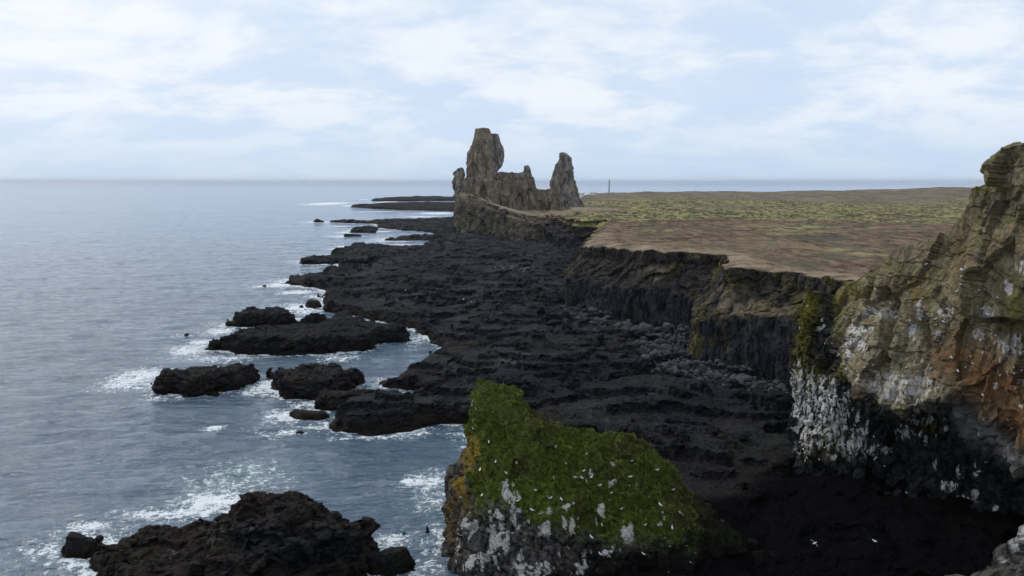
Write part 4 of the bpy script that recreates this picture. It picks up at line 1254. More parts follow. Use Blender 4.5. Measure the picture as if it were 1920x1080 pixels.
bcol = brown.ravel()[sel]
msk = np.repeat(np.stack([gcol, bcol, 0 * gcol, 0 * gcol], -1), 8, 0)
mo = build('moss', tv.reshape(-1, 3), np.arange(K * 8).reshape(-1, 4), M_MOSS, {'masks': msk}, parent=crag)
mo['kind'] = 'stuff'


# ---- bird cliff
def bird_net():
    sky = [(1513, 541, 112), (1530, 545, 112), (1550, 562, 113), (1572, 540, 111.5), (1592, 525, 110), (1650, 490, 105), (1690, 462, 102), (1722, 455, 99), (1772, 428, 95.5), (1800, 392, 93), (1817, 350, 91), (1850, 338, 89), (1858, 335, 88.5), (1866, 272, 87.5), (1880, 266, 86.5), (1935, 262, 84), (2050, 240, 76)]
    r2 = [(1500, 600, 110.5), (1522, 605, 110.3), (1543, 615, 111.5), (1565, 595, 110), (1585, 585, 108), (1640, 556, 103), (1682, 540, 100), (1714, 525, 97), (1764, 500, 93.5), (1792, 480, 91), (1815, 455, 89.5), (1842, 440, 88), (1860, 430, 87), (1872, 405, 86), (1890, 395, 85), (1940, 385, 82), (2060, 380, 74)]
    r3 = [(1492, 660, 109.2), (1512, 668, 108.5), (1535, 675, 109), (1558, 660, 107), (1578, 645, 104.5), (1632, 625, 99.5), (1674, 615, 96.5), (1705, 605, 94), (1757, 590, 90.5), (1785, 580, 88.5), (1812, 570, 87), (1838, 560, 85.5), (1860, 555, 84.5), (1878, 545, 83.5), (1898, 540, 82.5), (1945, 535, 79.5), (2065, 530, 71)]
    r4 = [(1486, 720, 108.2), (1508, 722, 107), (1530, 720, 106.8), (1555, 705, 104.5), (1585, 715, 101), (1635, 745, 96.5), (1672, 765, 94), (1700, 772, 92), (1745, 752, 88.5), (1775, 742, 87), (1805, 755, 85.5), (1832, 780, 84), (1858, 800, 83), (1882, 818, 82), (1905, 838, 80.5), (1950, 880, 77), (2075, 950, 69)]
    r4b = [(1484, 750, 107.6), (1507, 750, 106.4), (1530, 748, 105.8), (1556, 735, 104.2), (1588, 742, 102.5), (1638, 768, 99.5), (1674, 786, 97.5), (1702, 792, 95.5), (1747, 772, 92), (1778, 764, 90.5), (1808, 778, 89), (1834, 802, 87.5), (1860, 822, 86.5), (1884, 840, 85.5), (1907, 860, 84), (1952, 900, 80.5), (2077, 970, 72)]
    r5 = [(1481, 800, 107), (1505, 800, 105.4), (1528, 795, 104.2), (1556, 790, 103.4), (1590, 795, 102.6), (1640, 810, 101), (1676, 822, 99.5), (1704, 826, 98), (1750, 818, 95), (1782, 815, 93.5), (1812, 825, 92), (1837, 842, 90.5), (1863, 860, 89.5), (1887, 878, 88.5), (1910, 895, 87), (1955, 930, 83.5), (2080, 990, 74)]
    r6 = [(1474, 858, 106), (1500, 860, 104), (1526, 862, 102.8), (1556, 868, 101.8), (1594, 874, 101), (1644, 882, 99.6), (1680, 888, 98.4), (1708, 892, 97.2), (1754, 896, 95), (1786, 900, 93.8), (1815, 905, 92.6), (1840, 912, 91.4), (1866, 925, 90.2), (1890, 940, 89), (1914, 955, 87.6), (1960, 985, 84.5), (2085, 1040, 75)]
    r7 = [(1440, 905, 103), (1470, 925, 100.5), (1510, 940, 98.5), (1550, 950, 97), (1600, 956, 96), (1650, 960, 95), (1684, 962, 94.4), (1712, 964, 94), (1758, 966, 93), (1790, 970, 92), (1818, 975, 91), (1843, 982, 90), (1870, 992, 89), (1894, 1005, 88), (1918, 1018, 87), (1965, 1040, 84), (2090, 1090, 75)]
    r8 = [(1380, 950, 99), (1420, 990, 94), (1470, 1030, 90), (1530, 1060, 86), (1600, 1070, 84), (1650, 1075, 83), (1690, 1078, 83), (1720, 1080, 83), (1765, 1080, 83), (1800, 1085, 83), (1830, 1090, 83), (1855, 1100, 82.5), (1880, 1110, 82), (1905, 1120, 82), (1930, 1130, 81), (1980, 1150, 79), (2100, 1190, 72)]
    rows = [np.array([at_y(*p) for p in r]) for r in (sky, r2, r3, r4, r4b, r5, r6, r7, r8)]
    rows[-1][:, 2] = np.minimum(rows[-1][:, 2], -0.5)
    c = rows[0]
    K = len(c)
    b1 = c + np.array([2.6, 2.2, -0.4]); b2 = c + np.array([9, 9, -3.0]); b3 = c + np.array([18, 20, 0]); b3[:, 2] = np.minimum(c[:, 2] - 4, 20)
    net = np.array([b3, b2, b1] + rows)
    w = net[:, 0]
    w1 = w + np.array([1.4, 3.0, -0.5]); w2 = w + np.array([4, 12, -2.0])
    # continue towards the viewer on the landward side
    e = net[:, -1]
    e1 = e.copy(); e1[:, 0] += 3; e1[:, 1] -= 22; e1[:, 2] = e[:, 2] + np.clip(e[:, 2] / 40, 0, 1) * 3
    e2 = e.copy(); e2[:, 0] -= 2; e2[:, 1] -= 52; e2[:, 2] = np.clip(e[:, 2] + np.clip(e[:, 2] / 40, 0, 1) * 2, -3, 45)
    return np.concatenate([w2[:, None], w1[:, None], net, e1[:, None], e2[:, None]], 1)


B = refine(bird_net(), 0.13, 0.17, 4)
N = grid_normals(B)
if (N * (np.array([0, 0, H]) - B)).sum() < 0: N = -N
px, py = pix(B)
q = B
tb_x = [1480, 1560, 1585, 1640, 1690, 1740, 1775, 1830, 1880, 1920, 2000]
tb_y = [500, 640, 712, 752, 780, 757, 745, 785, 822, 850, 920]
tline = np.interp(px, tb_x, tb_y)
tuff = sstep(8, -8, py - tline + 14 * pn(q * 0.5, 501))
tuff = np.where(px < 1570, np.maximum(0, sstep(1560, 1580, px + 8 * pn(q * 0.4, 502))) * tuff, tuff)
g1, g2, gid = worley(q * V3(1, 1, 0.33) * 0.30 + 0.25 * V3(pn(q * 0.3, 3), pn(q * 0.3, 4), 0 * px), 503)
h1, h2, hid = worley(q * V3(1, 1, 0.7) * 0.85, 504)
strata = fbm(V3(q[..., 0] * 0.10, q[..., 1] * 0.10, q[..., 2] * 1.1 + 0.9 * pn(q * 0.12, 505)), 4, 506)
tilt = q[..., 0] * 0.5 + q[..., 2]
bf, bcr = facet(q * V3(1, 1, 0.34) * 0.30 + 0.12 * V3(pn(q * 0.3, 3), pn(q * 0.3, 4), 0 * px), 503, 1.0, 2.2)
sf, scr = facet(q * V3(1, 1, 0.6) * 0.80, 504, 1.0, 2.2)
lf, lcr = facet(q * V3(1, 1, 0.55) * 0.125 + 3.3, 510, 1.0, 3.4)
tled = q[..., 2] * 0.42 + q[..., 0] * 0.10 + 0.9 * fbm(q * 0.09, 3, 505)
led_ = tled - np.floor(tled)
tl2 = q[..., 2] * 1.35 + q[..., 0] * 0.25 + 0.5 * fbm(q * 0.2, 3, 506)
led2 = tl2 - np.floor(tl2)
D = 0.5 * fbm(q * 0.13, 3, 507) + 0.14 * fbm(q * 0.9, 3, 508)
D = D + tuff * (1.15 * bf + 1.2 * lf - 0.30 * np.exp(-lcr * 22) - 0.16 * np.exp(-bcr * 16) + 0.22 * (0.5 - led_) + 0.03 * (0.5 - led2) + 0.26 * sf + 0.30 * ridged(q * V3(1, 1, 0.28) * 0.55, 4, 511))
D = D + (1 - tuff) * (1.0 * bf + 0.55 * sf - 0.4 * np.exp(-scr * 6) - 0.4 * np.exp(-bcr * 6) + 0.35 * ridged(q * 0.6, 3, 509))
sky_y = np.interp(px, [1513, 1550, 1592, 1650, 1722, 1772, 1800, 1817, 1850, 1860, 1866, 1935], [541, 562, 525, 490, 455, 428, 392, 350, 338, 335, 270, 262])
D = D * (0.22 + 0.78 * sstep(0, 45, py - sky_y)) - 0.25 * sstep(60, 0, py - sky_y)
B = B + N * D[..., None]
px, py = pix(B)
nz1 = fbm(B * 0.4, 4, 521)
nz2 = fbm(B * V3(1.2, 1.2, 0.35), 4, 522)
streak = fbm(B * V3(1.7, 1.7, 0.22), 4, 523)
gl = [(1690, 725, 60, 34, 1.0), (1640, 715, 36, 26, .9), (1730, 700, 20, 30, .6), (1610, 630, 30, 40, .75), (1660, 585, 40, 14, .8), (1590, 650, 10, 40, .7), (1715, 620, 14, 40, .8), (1725, 590, 10, 34, .7), (1770, 600, 12, 36, .8),
      (1805, 520, 8, 30, .7), (1760, 630, 8, 16, .7), (1850, 590, 24, 14, .8), (1845, 630, 24, 14, .8), (1900, 650, 40, 24, .8), (1895, 530, 20, 30, .6), (1915, 700, 14, 30, .8), (1920, 500, 20, 30, .6), (1870, 700, 30, 14, .35), (1810, 690, 30, 14, .25),
      (1560, 745, 36, 30, 1.0), (1545, 790, 26, 60, 1.0), (1510, 820, 14, 60, 1.0), (1495, 720, 14, 40, .8), (1500, 770, 12, 50, .9), (1525, 735, 40, 50, .75), (1600, 840, 36, 40, 1.0), (1580, 800, 30, 40, 1.0), (1640, 850, 40, 22, .9), (1670, 870, 30, 22, .9), (1555, 860, 30, 20, .6),
      (1690, 810, 20, 14, .8), (1740, 788, 14, 10, .6), (1715, 790, 16, 8, .5), (1780, 912, 16, 10, .8), (1800, 885, 8, 14, .7), (1832, 880, 8, 14, .7), (1800, 935, 8, 10, .8), (1828, 930, 8, 12, .8), (1870, 957, 12, 12, .7), (1755, 870, 6, 14, .6), (1710, 955, 14, 10, .35), (1890, 860, 20, 8, .5),
      (1480, 950, 40, 8, .4), (1500, 860, 16, 30, .7)]
guano = spots_mask(px, py, gl)
lg = 0.35 + 0.65 * sstep(0.15, 0.75, led_)
guano = np.clip(guano * 1.55 * np.where(tuff > .5, lg, 1), 0, 1) * sstep(-0.08, 0.26, streak + 0.5 * (guano - 0.4) + 0.08)
guano = np.maximum(guano, 0.9 * sstep(0.50, 0.60, pn(B * V3(1.6, 1.6, 0.7), 525)) * sstep(500, 620, py) * (px < 1960) * sstep(930, 850, py) * 0.8)
guano = guano * (1 - sstep(815, 885, py + 26 * nz1) * (px < 1720))
green = np.maximum(spots_mask(px, py, [(1515, 580, 22, 50, 1), (1505, 640, 14, 40, .9), (1495, 690, 12, 40, .8), (1520, 700, 30, 26, .7), (1575, 700, 8, 14, 1), (1575, 560, 14, 50, .8), (1600, 540, 16, 22, .8), (1560, 830, 36, 26, .55), (1500, 680, 20, 40, .7), (1840, 350, 30, 14, .6), (1900, 580, 24, 50, .7), (1910, 630, 14, 20, .8), (1740, 800, 20, 14, .5)]),
                   0.6 * sstep(0.18, 0.5, nz1) * tuff * sstep(640, 520, py) * 0.8)
rust = np.maximum(spots_mask(px, py, [(1860, 715, 110, 70, 1), (1910, 790, 70, 70, 1), (1900, 850, 40, 40, 1), (1795, 680, 70, 50, .85), (1760, 700, 40, 30, .5), (1780, 640, 30, 30, .5), (1870, 660, 40, 30, .6), (1620, 745, 60, 16, .6), (1800, 480, 16, 60, .5), (1720, 560, 14, 40, .5), (1830, 350, 16, 12, .6)]), 0.28 * sstep(0.15, 0.5, fbm(B * V3(0.9, 0.9, 0.12), 3, 526)))
band = np.exp(-((py - (tline + 22)) / 24) ** 2) * sstep(1760, 1800, px) * sstep(-0.5, 0.0, nz1 + 0.2)
dkm = np.clip(spots_mask(px, py, [(1880, 385, 60, 30, .9), (1780, 460, 30, 40, .4), (1700, 470, 40, 20, .5), (1560, 600, 14, 60, .7), (1690, 500, 26, 60, .55), (1905, 640, 20, 20, .9), (1700, 650, 30, 20, .3), (1900, 300, 60, 20, .5)]) + 0.4 * sstep(0.2, 0.5, nz2), 0, 1)
pal = spots_mask(px, py, [(1690, 730, 76, 34, 1), (1640, 650, 36, 34, .5), (1720, 640, 30, 50, .45), (1600, 640, 24, 44, .5), (1660, 590, 40, 16, .5), (1850, 600, 30, 40, .35), (1770, 600, 16, 40, .35), (1900, 660, 30, 30, .5)])
bird = build('bird_cliff', B.reshape(-1, 3), grid_faces(*B.shape[:2]), M_BIRD, {
    'masks': np.stack([tuff, guano, green, rust], -1).reshape(-1, 4), 'masks_more': np.stack([0 * px, band, dkm, pal], -1).reshape(-1, 4)})
tag(bird, 'towering brown seabird cliff streaked with white guano above a black undercut', 'cliff')


# ---- the ledge by the viewer (bottom corner) and the cliff under it
def near_net():
    sk = [(1735, 1090, 15.5), (1752, 1072, 15.3), (1790, 1064, 15), (1830, 1058, 14.8), (1862, 1052, 14.6), (1868, 1040, 14.5), (1888, 1032, 14.3), (1897, 1020, 14.2), (1905, 1003, 14), (1922, 985, 13.8), (2000, 940, 13), (2150, 900, 12)]
    c = np.array([at_y(*p) for p in sk])
    b1 = c + np.array([0.2, 0.9, -0.9]); b2 = c + np.array([0, 2.2, -8]); b3 = c + np.array([0, 4.5, -32])
    f1 = c + np.array([0.2, -1.5, 0.2]); f2 = c + np.array([0, -4, 1.2]); f2[:, 2] = np.minimum(f2[:, 2], 34.5 - 0.2 * f2[:, 1] * 0); f3 = c.copy(); f3[:, 1] = 1; f3[:, 2] = 35.0
    net = np.array([b3, b2, b1, c, f1, f2, f3])
    w = net[:, 0]
    w1 = w + np.array([-1.2, -0.3, -1.6]); w2 = w + np.array([-7, -4.0, -6]); w3 = w + np.array([-26, -8, -10])
    for ww in (w1, w2, w3):
        ww[4:, 2] = np.minimum(ww[4:, 2], 37 - 0.56 * np.maximum(ww[4:, 1], 0) - 1.9)
    w3[:, 2] -= 2
    return np.concatenate([w3[:, None], w2[:, None], w1[:, None], net], 1)


B = refine(near_net(), 0.12, 0.09, 4)
N = grid_normals(B)
if N[..., 2].sum() < 0: N = -N
g1, g2, gid = worley(B * 1.3, 601)
D = 0.25 * fbm(B * 0.6, 4, 602) + 0.18 * ((gid - .5) - .6 * np.exp(-(g2 - g1) * 6)) + 0.08 * fbm(B * 3, 3, 603)
fx, fy = pix(B)
D = D * np.where(fy > 1085, 0.4, 1)
B = B + N * D[..., None]
px, py = pix(B)
n1 = fbm(B * 1.2, 3, 604)
msk = np.stack([spots_mask(px, py, [(1800, 1066, 40, 10, .8), (1830, 1060, 20, 8, .8)]) * sstep(-.2, .2, n1), spots_mask(px, py, [(1912, 1010, 18, 26, 1), (1880, 1050, 8, 8, .6)]) * 1.0,
                spots_mask(px, py, [(1905, 1000, 10, 20, .8), (1830, 1058, 16, 5, .7)]) * sstep(-.1, .3, n1), 0.4 + 0 * px], -1)
led = build('cliff_ledge', B.reshape(-1, 3), grid_faces(*B.shape[:2]), M_CRAG, {'masks': msk.reshape(-1, 4), 'masks_more': (0 * msk).reshape(-1, 4)})
tag(led, 'brown rocky ledge with a pale corner block at the very front, below the bird cliff', 'ledge')

# ------------------------------------------------------------------ boulders at the cliff foot
def stone_mesh(seed, sub=2):
    import bmesh
    bm = bmesh.new(); bmesh.ops.create_icosphere(bm, subdivisions=sub, radius=0.5)
    co = np.array([v.co[:] for v in bm.verts])
    s = np.array([1.0, 0.75, 0.6])
    d = 1 + 0.35 * pn(co * 2.2 + seed * 3.7, seed) + 0.15 * pn(co * 5 + seed, seed + 1)
    co = co * d[:, None] * s
    for v_, c in zip(bm.verts, co): v_.co = c
    f = np.array([[l.vert.index for l in fc.loops] for fc in bm.faces])
    bm.free()
    return co, f


stones = [stone_mesh(900 + k) for k in range(5)]
small = [stone_mesh(950 + k, 1) for k in range(4)]
SCREE = [poly_px([(1060, 580), (1110, 598), (1165, 612), (1225, 618), (1290, 622), (1298, 690), (1340, 698), (1400, 703), (1450, 718), (1490, 735), (1490, 752), (1420, 742), (1340, 722), (1270, 712), (1222, 700), (1230, 680), (1215, 655), (1170, 632), (1110, 612), (1055, 598)], 3.5)]
sx = np.array(SCREE[0])
pts = []
sb_ = bvh_of(shelf)
while len(pts) < 3400:
    x, y = RNG.uniform(sx[:, 0].min() - 1, sx[:, 0].max() + 1, 4000), RNG.uniform(sx[:, 1].min() - 2, sx[:, 1].max() + 2, 4000)
    d = sdist(x, y, SCREE[0])
    dl = sdist(x, y, LAND)
    ok = (d + RNG.normal(scale=1.2, size=4000) > 0) & (dl < 1.5)
    pts += list(zip(x[ok], y[ok]))
pts = pts[:3400]
rec = []
for x, y in pts:
    hit = sb_.ray_cast(Vector((x, y, 60)), Vector((0, 0, -1)))
    if hit[0] is None or hit[0].z < 0.3: continue
    rec.append((x, y, hit[0].z, float(np.clip(RNG.lognormal(-0.88, 0.58), 0.2, 2.4))))
rec.sort(key=lambda r: -r[3])
proto = [build('boulder', c, f, M_STONE) for c, f in stones]
used = set()
for k, (x, y, z, s) in enumerate(rec[:230]):
    i = k % 5
    if i in used:
        o = proto[i].copy(); COL.objects.link(o)
    else:
        o = proto[i]; used.add(i)
    o.location = (x, y, z + 0.18 * s); o.scale = (s * 1.1, s * 1.1, s * 1.1)
    o.rotation_euler = (random.uniform(-.4, .4), random.uniform(-.4, .4), random.uniform(0, 6.28))
    tag(o, 'grey boulder among the loose stones at the foot of the dark cliff', 'boulder', 'boulders at the cliff foot')
V, Fc, n0 = [], [], 0
for k, (x, y, z, s) in enumerate(rec[230:]):
    c, f = small[k % 4]
    a = RNG.uniform(0, 6.28); ca, sa = math.cos(a), math.sin(a)
    cc = c * s
    V.append(np.stack([cc[:, 0] * ca - cc[:, 1] * sa + x, cc[:, 0] * sa + cc[:, 1] * ca + y, cc[:, 2] + z + 0.12 * s], -1)); Fc.append(f + n0); n0 += len(c)
rub = build('rubble', np.concatenate(V), np.concatenate(Fc), M_STONE)
tag(rub, 'loose grey stones covering the ground under the dark cliff', 'stones', kind='stuff')


# ------------------------------------------------------------------ seabirds
def bird_mesh(fly=False):
    """one body: tail - belly - breast - neck - head - beak along +x, plus wings"""
    prof = [(-.22, .005, .02), (-.17, .022, .02), (-.10, .055, .02), (-.02, .080, .015), (.06, .080, .02), (.11, .062, .05), (.145, .046, .085), (.175, .046, .105), (.20, .034, .105), (.215, .016, .10), (.25, .004, .092)]
    V, Fc, fm = [], [], []
    n = 10
    for x, r, z in prof:
        for k in range(n):
            t = 2 * math.pi * k / n
            V.append((x, r * math.cos(t), z + r * 0.95 * math.sin(t)))
    for i in range(len(prof) - 1):
        for k in range(n):
            k2 = (k + 1) % n
            Fc.append((i * n + k, i * n + k2, (i + 1) * n + k2, (i + 1) * n + k)); fm.append(2 if i >= 9 else 0)
    for s in (-1, 1):
        o = len(V)
        if fly:
            st_ = [(.0, .03, .10, .05), (.16, .08, .04, .09), (.32, .05, -.05, .06), (.47, -.04, -.09, .05)]
            for (y, xf, xb, z) in st_:
                V += [(xf, s * y, z + .008), (xb, s * y, z + .008), (xb, s * y, z - .008), (xf, s * y, z - .008)]
            m = 4
        else:
            st_ = [(.09, .050, .062, .03), (.0, .084, .070, .0), (-.12, .068, .062, .005), (-.25, .018, .058, .045)]
            for (x, y, z, lo) in st_:
                V += [(x, s * y, z), (x, s * (y + .012), z), (x, s * (y + .012), lo), (x, s * y, lo)]
            m = 4
        for i in range(m - 1):
            for k in range(4):
                k2 = (k + 1) % 4
                Fc.append((o + i * 4 + k, o + i * 4 + k2, o + (i + 1) * 4 + k2, o + (i + 1) * 4 + k)); fm.append(1)
    return np.array(V), np.array(Fc), fm


v0, f0, m0 = bird_mesh()
sit = build('seabird', v0, f0, None, mats=[M_WHITE, M_GREYF, M_BEAK], fmat=m0, smooth=True)
v0, f0, m0 = bird_mesh(True)
fly = build('seabird', v0, f0, None, mats=[M_WHITE, M_GREYF, M_BEAK], fmat=m0, smooth=True)
bc, bb = bvh_of(crag), bvh_of(bird)
CRAG_B = [(888, 805), (915, 830), (930, 867), (950, 888), (967, 869), (900, 882), (1040, 839), (1100, 852), (1080, 896), (1092, 897), (1110, 896), (1125, 911), (1148, 903), (1185, 865), (1232, 882), (1262, 869), (1262, 919), (1075, 945), (1052, 937),
          (1130, 985), (1165, 955), (1240, 948), (1000, 958), (1075, 1000), (1108, 1008), (1125, 1040), (1030, 935), (1210, 985), (1145, 925), (1095, 884), (1060, 870), (970, 940), (1005, 920), (1260, 990), (1180, 895), (1205, 1040), (905, 930)]
CLIFF_B = [(1735, 497), (1805, 508), (1802, 520), (1800, 535), (1795, 548), (1755, 600), (1770, 605), (1760, 640), (1785, 672), (1820, 670), (1812, 690), (1850, 705), (1875, 705), (1843, 742), (1835, 545), (1840, 580), (1845, 630), (1860, 628), (1880, 640), (1640, 545),
           (1655, 583), (1645, 590), (1670, 570), (1610, 590), (1600, 625), (1570, 668), (1560, 645), (1730, 560), (1725, 600), (1715, 640), (1500, 700), (1520, 720), (1530, 760), (1545, 735), (1500, 770), (1530, 800), (1545, 840), (1510, 850), (1575, 750),
           (1590, 770), (1610, 790), (1640, 820), (1650, 845), (1690, 810), (1700, 800), (1640, 862), (1755, 870), (1800, 890), (1835, 885), (1815, 935), (1775, 910), (1700, 925), (1560, 770), (1620, 690), (1660, 700), (1700, 690), (1890, 700), (1905, 730), (1870, 560), (1900, 690),
           (1445, 950), (1460, 958), (1480, 952), (1415, 958)]
rb = random.Random(5)
for (cx, cy, rx, ry, a_) in gl[:34]:
    for _ in range(2 if a_ > .65 else 1):
        bx_, by_ = cx + rb.gauss(0, rx * .6), cy + rb.gauss(0, ry * .5)
        if bx_ < 1915 and by_ > 560: CLIFF_B.append((bx_, by_))
first = True
cnt = 0
for lst, bv, lab, grp in ((CRAG_B, bc, 'white seabird perched on the green mossy crag', 'seabirds perched on the mossy crag'), (CLIFF_B, bb, 'white seabird perched on the face of the tall brown bird cliff', 'seabirds perched on the bird cliff')):
    for (x_, y_) in lst:
        loc, nrm = cast(bv, x_, y_)
        if loc is None: continue
        if first: o = sit; first = False
        else: o = sit.copy(); COL.objects.link(o)
        s = random.uniform(0.9, 1.25)
        o.scale = (s, s, s)
        n2 = Vector((nrm.x, nrm.y, 0)); 
        if n2.dot(Vector((0, -1, 0))) < 0 and nrm.dot(Vector((0, 0, H)) - loc) < 0: n2 = -n2
        if n2.length > 0: n2.normalize()
        o.location = loc + n2 * 0.09 * s + Vector((0, 0, 0.055 * s))
        o.rotation_euler = (0, random.uniform(-.35, -.05), random.uniform(0, 6.28))
        tag(o, lab, 'bird', grp)
fl = [((1527, 1019), 72, 0.4, 'white seabird gliding low over the black cove beside the mossy crag'), ((1640, 1015), 70, 2.4, 'white seabird flying over the black cove under the bird cliff')]
for k, ((x_, y_), Yb, rz, lab) in enumerate(fl):
    o = fly if k == 0 else fly.copy()
    if k: COL.objects.link(o)
    o.location = Vector(at_y(x_, y_, Yb)); o.rotation_euler = (0.3, 0, rz)
    tag(o, lab, 'bird', 'seabirds in flight')
# a few gulls resting on the shelf
for (x_, y_, lab) in [(869, 562, 'white gull resting on the black shelf, seaward one of a pair'), (809, 566, None), (884, 567, 'white gull resting on the black shelf, landward one of a pair'), (760, 545, 'white gull on the black shelf near the broad headland')]:
    if lab is None: continue
    loc, nrm = cast(sb_, x_, y_)
    if loc is None: continue
    o = sit.copy(); COL.objects.link(o); o.location = loc + Vector((0, 0, 0.1)); o.scale = (1.6, 1.6, 1.6); o.rotation_euler = (0, -.1, random.uniform(0, 6.28))
    tag(o, lab, 'bird', 'gulls on the lava shelf')


# ------------------------------------------------------------------ far buildings and tower
def box(x0, x1, y0, y1, z0, z1):
    v = [(x0, y0, z0), (x1, y0, z0), (x1, y1, z0), (x0, y1, z0), (x0, y0, z1), (x1, y0, z1), (x1, y1, z1), (x0, y1, z1)]
    f = [(0, 3, 2, 1), (4, 5, 6, 7), (0, 1, 5, 4), (1, 2, 6, 5), (2, 3, 7, 6), (3, 0, 4, 7)]
    return v, f


def boxes(name, bs, mat, parent):
    V, Fc = [], []
    for b in bs:
        v, f = box(*b); o = len(V); V += v; Fc += [tuple(i + o for i in q) for q in f]
    return build(name, V, Fc, mat, parent=parent)


def house(px, py, Yh, w, d, hw, hr, label, nwin):
    p = at_y(px, py, Yh)
    root = bpy.data.objects.new('farm_building', None); COL.objects.link(root)
    root.location = (p[0], p[1], p[2])
    tag(root, label, 'building', 'buildings on the far plain')
    boxes('wall', [(-w / 2, w / 2, -d / 2, d / 2, -2, hw)], M_WALL, root)
    o = 0.35
    V = [(-w / 2 - o, -d / 2 - o, hw + .003), (w / 2 + o, -d / 2 - o, hw + .003), (w / 2 + o, d / 2 + o, hw + .003), (-w / 2 - o, d / 2 + o, hw + .003), (-w / 2 - o, 0, hw + hr), (w / 2 + o, 0, hw + hr)]
    Fq = [(0, 1, 5, 4), (2, 3, 4, 5), (0, 3, 2, 1), (0, 4, 3, 3), (1, 2, 5, 5)]
    me = bpy.data.meshes.new('roof'); me.from_pydata(V, [], [(0, 1, 5, 4), (2, 3, 4, 5), (0, 3, 2, 1), (0, 4, 3), (1, 2, 5)]); me.materials.append(M_ROOF)
    r = bpy.data.objects.new('roof', me); COL.objects.link(r); r.parent = root
    for k in range(nwin):
        xx = -w / 2 + w * (k + 0.7) / (nwin + 0.6)
        boxes('window', [(xx - .5, xx + .5, -d / 2 - .06, -d / 2 - .003, 1.0, 2.2)], M_GLASS, root)
    boxes('door', [(w / 2 - 2.2, w / 2 - 1.2, -d / 2 - .06, -d / 2 - .003, 0, 2.1)], M_TOWER, root)
    boxes('chimney', [(w / 4 - .4, w / 4 + .4, -.4, .4, hw + hr * .5, hw + hr + .9)], M_WALL, root)
    return root


def gz(px, Yh):
    x = at_y(px, 362, Yh)[0]
    return float(plain_z(np.array([x]), np.array([float(Yh)]))[0])


house(1090, 366.5, 1180, 8.5, 7, 3.8, 1.6, 'white house on the far plain, right beside the foot of the smaller stack', 2)
house(1113, 364.5, 1200, 10, 7, 2.6, 3.0, 'long low white building with a pale pinkish roof, set apart nearer the tower', 3)
p = at_y(1142, 362, 1230)
root = bpy.data.objects.new('tower', None); COL.objects.link(root); root.location = tuple(p)
tag(root, 'slim grey tower standing on the far plain against the sea', 'tower')


def cyl(name, rs_, mat, parent, n=12):
    V, Fc = [], []
    for z, r in rs_:
        for k in range(n): V.append((r * math.cos(2 * math.pi * k / n), r * math.sin(2 * math.pi * k / n), z))
    for i in range(len(rs_) - 1):
        for k in range(n):
            k2 = (k + 1) % n; Fc.append((i * n + k, i * n + k2, (i + 1) * n + k2, (i + 1) * n + k))
    return build(name, V, Fc, mat, parent=parent)


cyl('shaft', [(-2, 1.1), (10, .85), (16.5, .75)], M_TOWER, root)
cyl('gallery', [(16.5, .75), (16.6, 1.2), (16.9, 1.2), (16.95, .7)], M_TOWER, root)
cyl('lantern', [(16.95, .7), (18.6, .7), (19.4, .15), (20.2, .05)], M_TOWER, root)

# ------------------------------------------------------------------ sky, sun, haze
w = bpy.data.worlds.new('World'); sc.world = w; w.use_nodes = True
t = NT(w.node_tree)
SUN_EL, SUN_AZ = math.radians(42), math.radians(-46)       # azimuth from +Y, negative = seaward
sky = t.n('ShaderNodeTexSky', sky_type='NISHITA'); sky.sun_disc = False
sky.sun_elevation = SUN_EL; sky.sun_rotation = SUN_AZ; sky.air_density = 1.0; sky.dust_density = 1.5; sky.ozone_density = 2.0
tc = t.n('ShaderNodeTexCoord')
sp = t.n('ShaderNodeSeparateXYZ'); t.put(sp.inputs[0], tc.outputs['Generated'])
zc = t.m('ADD', t.m('MAXIMUM', sp.outputs[2], 0.0), 0.30)
cb = t.n('ShaderNodeCombineXYZ'); t.put(cb.inputs[0], t.m('DIVIDE', sp.outputs[0], zc)); t.put(cb.inputs[1], t.m('DIVIDE', sp.outputs[1], zc))
uv = cb.outputs[0]
n1 = t.noise(uv, 1.15, 8, 0.56, 0.25)
n2 = t.noise(uv, 4.2, 8, 0.60, 0.2)
cov = t.step(t.m('ADD', t.m('MULTIPLY', n1, 0.72), t.m('MULTIPLY', n2, 0.28)), 0.28, 0.52)
hz = t.step(sp.outputs[2], 0.0, 0.10)
cov = t.m('MULTIPLY', cov, t.m('ADD', 0.22, t.m('MULTIPLY', hz, 0.78)))
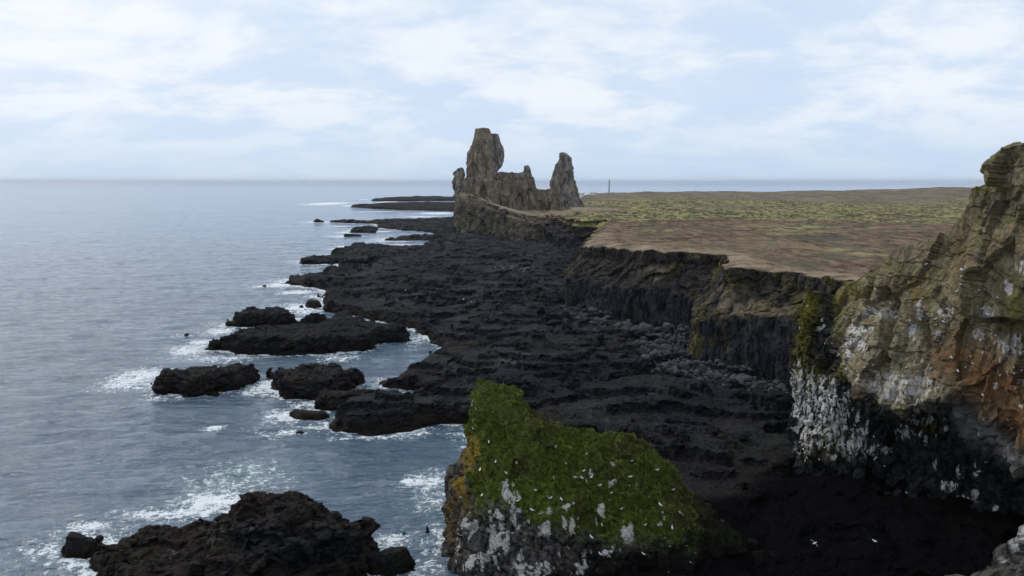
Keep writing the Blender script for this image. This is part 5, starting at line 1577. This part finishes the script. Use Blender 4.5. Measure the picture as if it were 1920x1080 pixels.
# thin bright veil towards the sun
sd = Vector((math.sin(SUN_AZ) * math.cos(SUN_EL), math.cos(SUN_AZ) * math.cos(SUN_EL), math.sin(SUN_EL)))
dt = t.n('ShaderNodeVectorMath', operation='DOT_PRODUCT'); t.put(dt.inputs[0], tc.outputs['Generated']); dt.inputs[1].default_value = sd
glow = t.step(dt.outputs['Value'], 0.66, 0.98)
n3 = t.noise(t.scale(uv, (1, 1.25, 1)), 2.5, 9, 0.62, 0.2)
ccol = t.mix(t.step(n3, 0.40, 0.60), (0.65, 0.77, 0.945), (0.865, 0.92, 0.99))
ccol = t.mix(t.m('MULTIPLY', glow, 0.55), ccol, (1.15, 1.16, 1.18))
b1 = t.n('ShaderNodeBackground'); t.put(b1.inputs[0], sky.outputs[0]); b1.inputs[1].default_value = 0.10
b2 = t.n('ShaderNodeBackground'); t.put(b2.inputs[0], ccol); b2.inputs[1].default_value = 1.0
b3 = t.n('ShaderNodeBackground'); t.put(b3.inputs[0], t.mix(hz, (0.58, 0.745, 0.97), (0.60, 0.755, 0.965))); b3.inputs[1].default_value = 1.0
mx0 = t.n('ShaderNodeMixShader'); mx0.inputs[0].default_value = 0.85
t.t.links.new(b1.outputs[0], mx0.inputs[1]); t.t.links.new(b3.outputs[0], mx0.inputs[2])
mx = t.n('ShaderNodeMixShader'); t.put(mx.inputs[0], cov)
t.t.links.new(mx0.outputs[0], mx.inputs[1]); t.t.links.new(b2.outputs[0], mx.inputs[2])
ow = t.n('ShaderNodeOutputWorld'); t.t.links.new(mx.outputs[0], ow.inputs[0])

sl = bpy.data.lights.new('sun', 'SUN'); sl.energy = 1.25; sl.angle = math.radians(12); sl.color = (1.0, 0.95, 0.86)
so = bpy.data.objects.new('sun', sl); COL.objects.link(so)
so.rotation_euler = (-sd).to_track_quat('-Z', 'Y').to_euler()

HAZE = True
if HAZE:
    m = bpy.data.materials.new('sea_haze'); m.use_nodes = True
    t = NT(m.node_tree)
    pv = t.n('ShaderNodeVolumePrincipled'); pv.inputs['Color'].default_value = (0.86, 0.93, 1.0, 1); pv.inputs['Density'].default_value = 0.000018; pv.inputs['Anisotropy'].default_value = 0.2
    o = t.n('ShaderNodeOutputMaterial'); t.t.links.new(pv.outputs[0], o.inputs['Volume'])
    v_, f_ = box(-60000, 60000, -1500, 52000, -12, 82)
    hz_o = build('haze', v_, f_, m)
    tag(hz_o, 'thin pale sea haze', 'haze', kind='stuff')

vs = sc.view_settings
vs.view_transform = 'Standard'; vs.look = 'None'; vs.exposure = 0; vs.gamma = 1
sc.render.engine = 'CYCLES'
sc.cycles.use_denoising = True
sc.cycles.max_bounces = 6
sc.cycles.volume_bounces = 0
sc.cycles.use_adaptive_sampling = True
sc.cycles.adaptive_threshold = 0.012
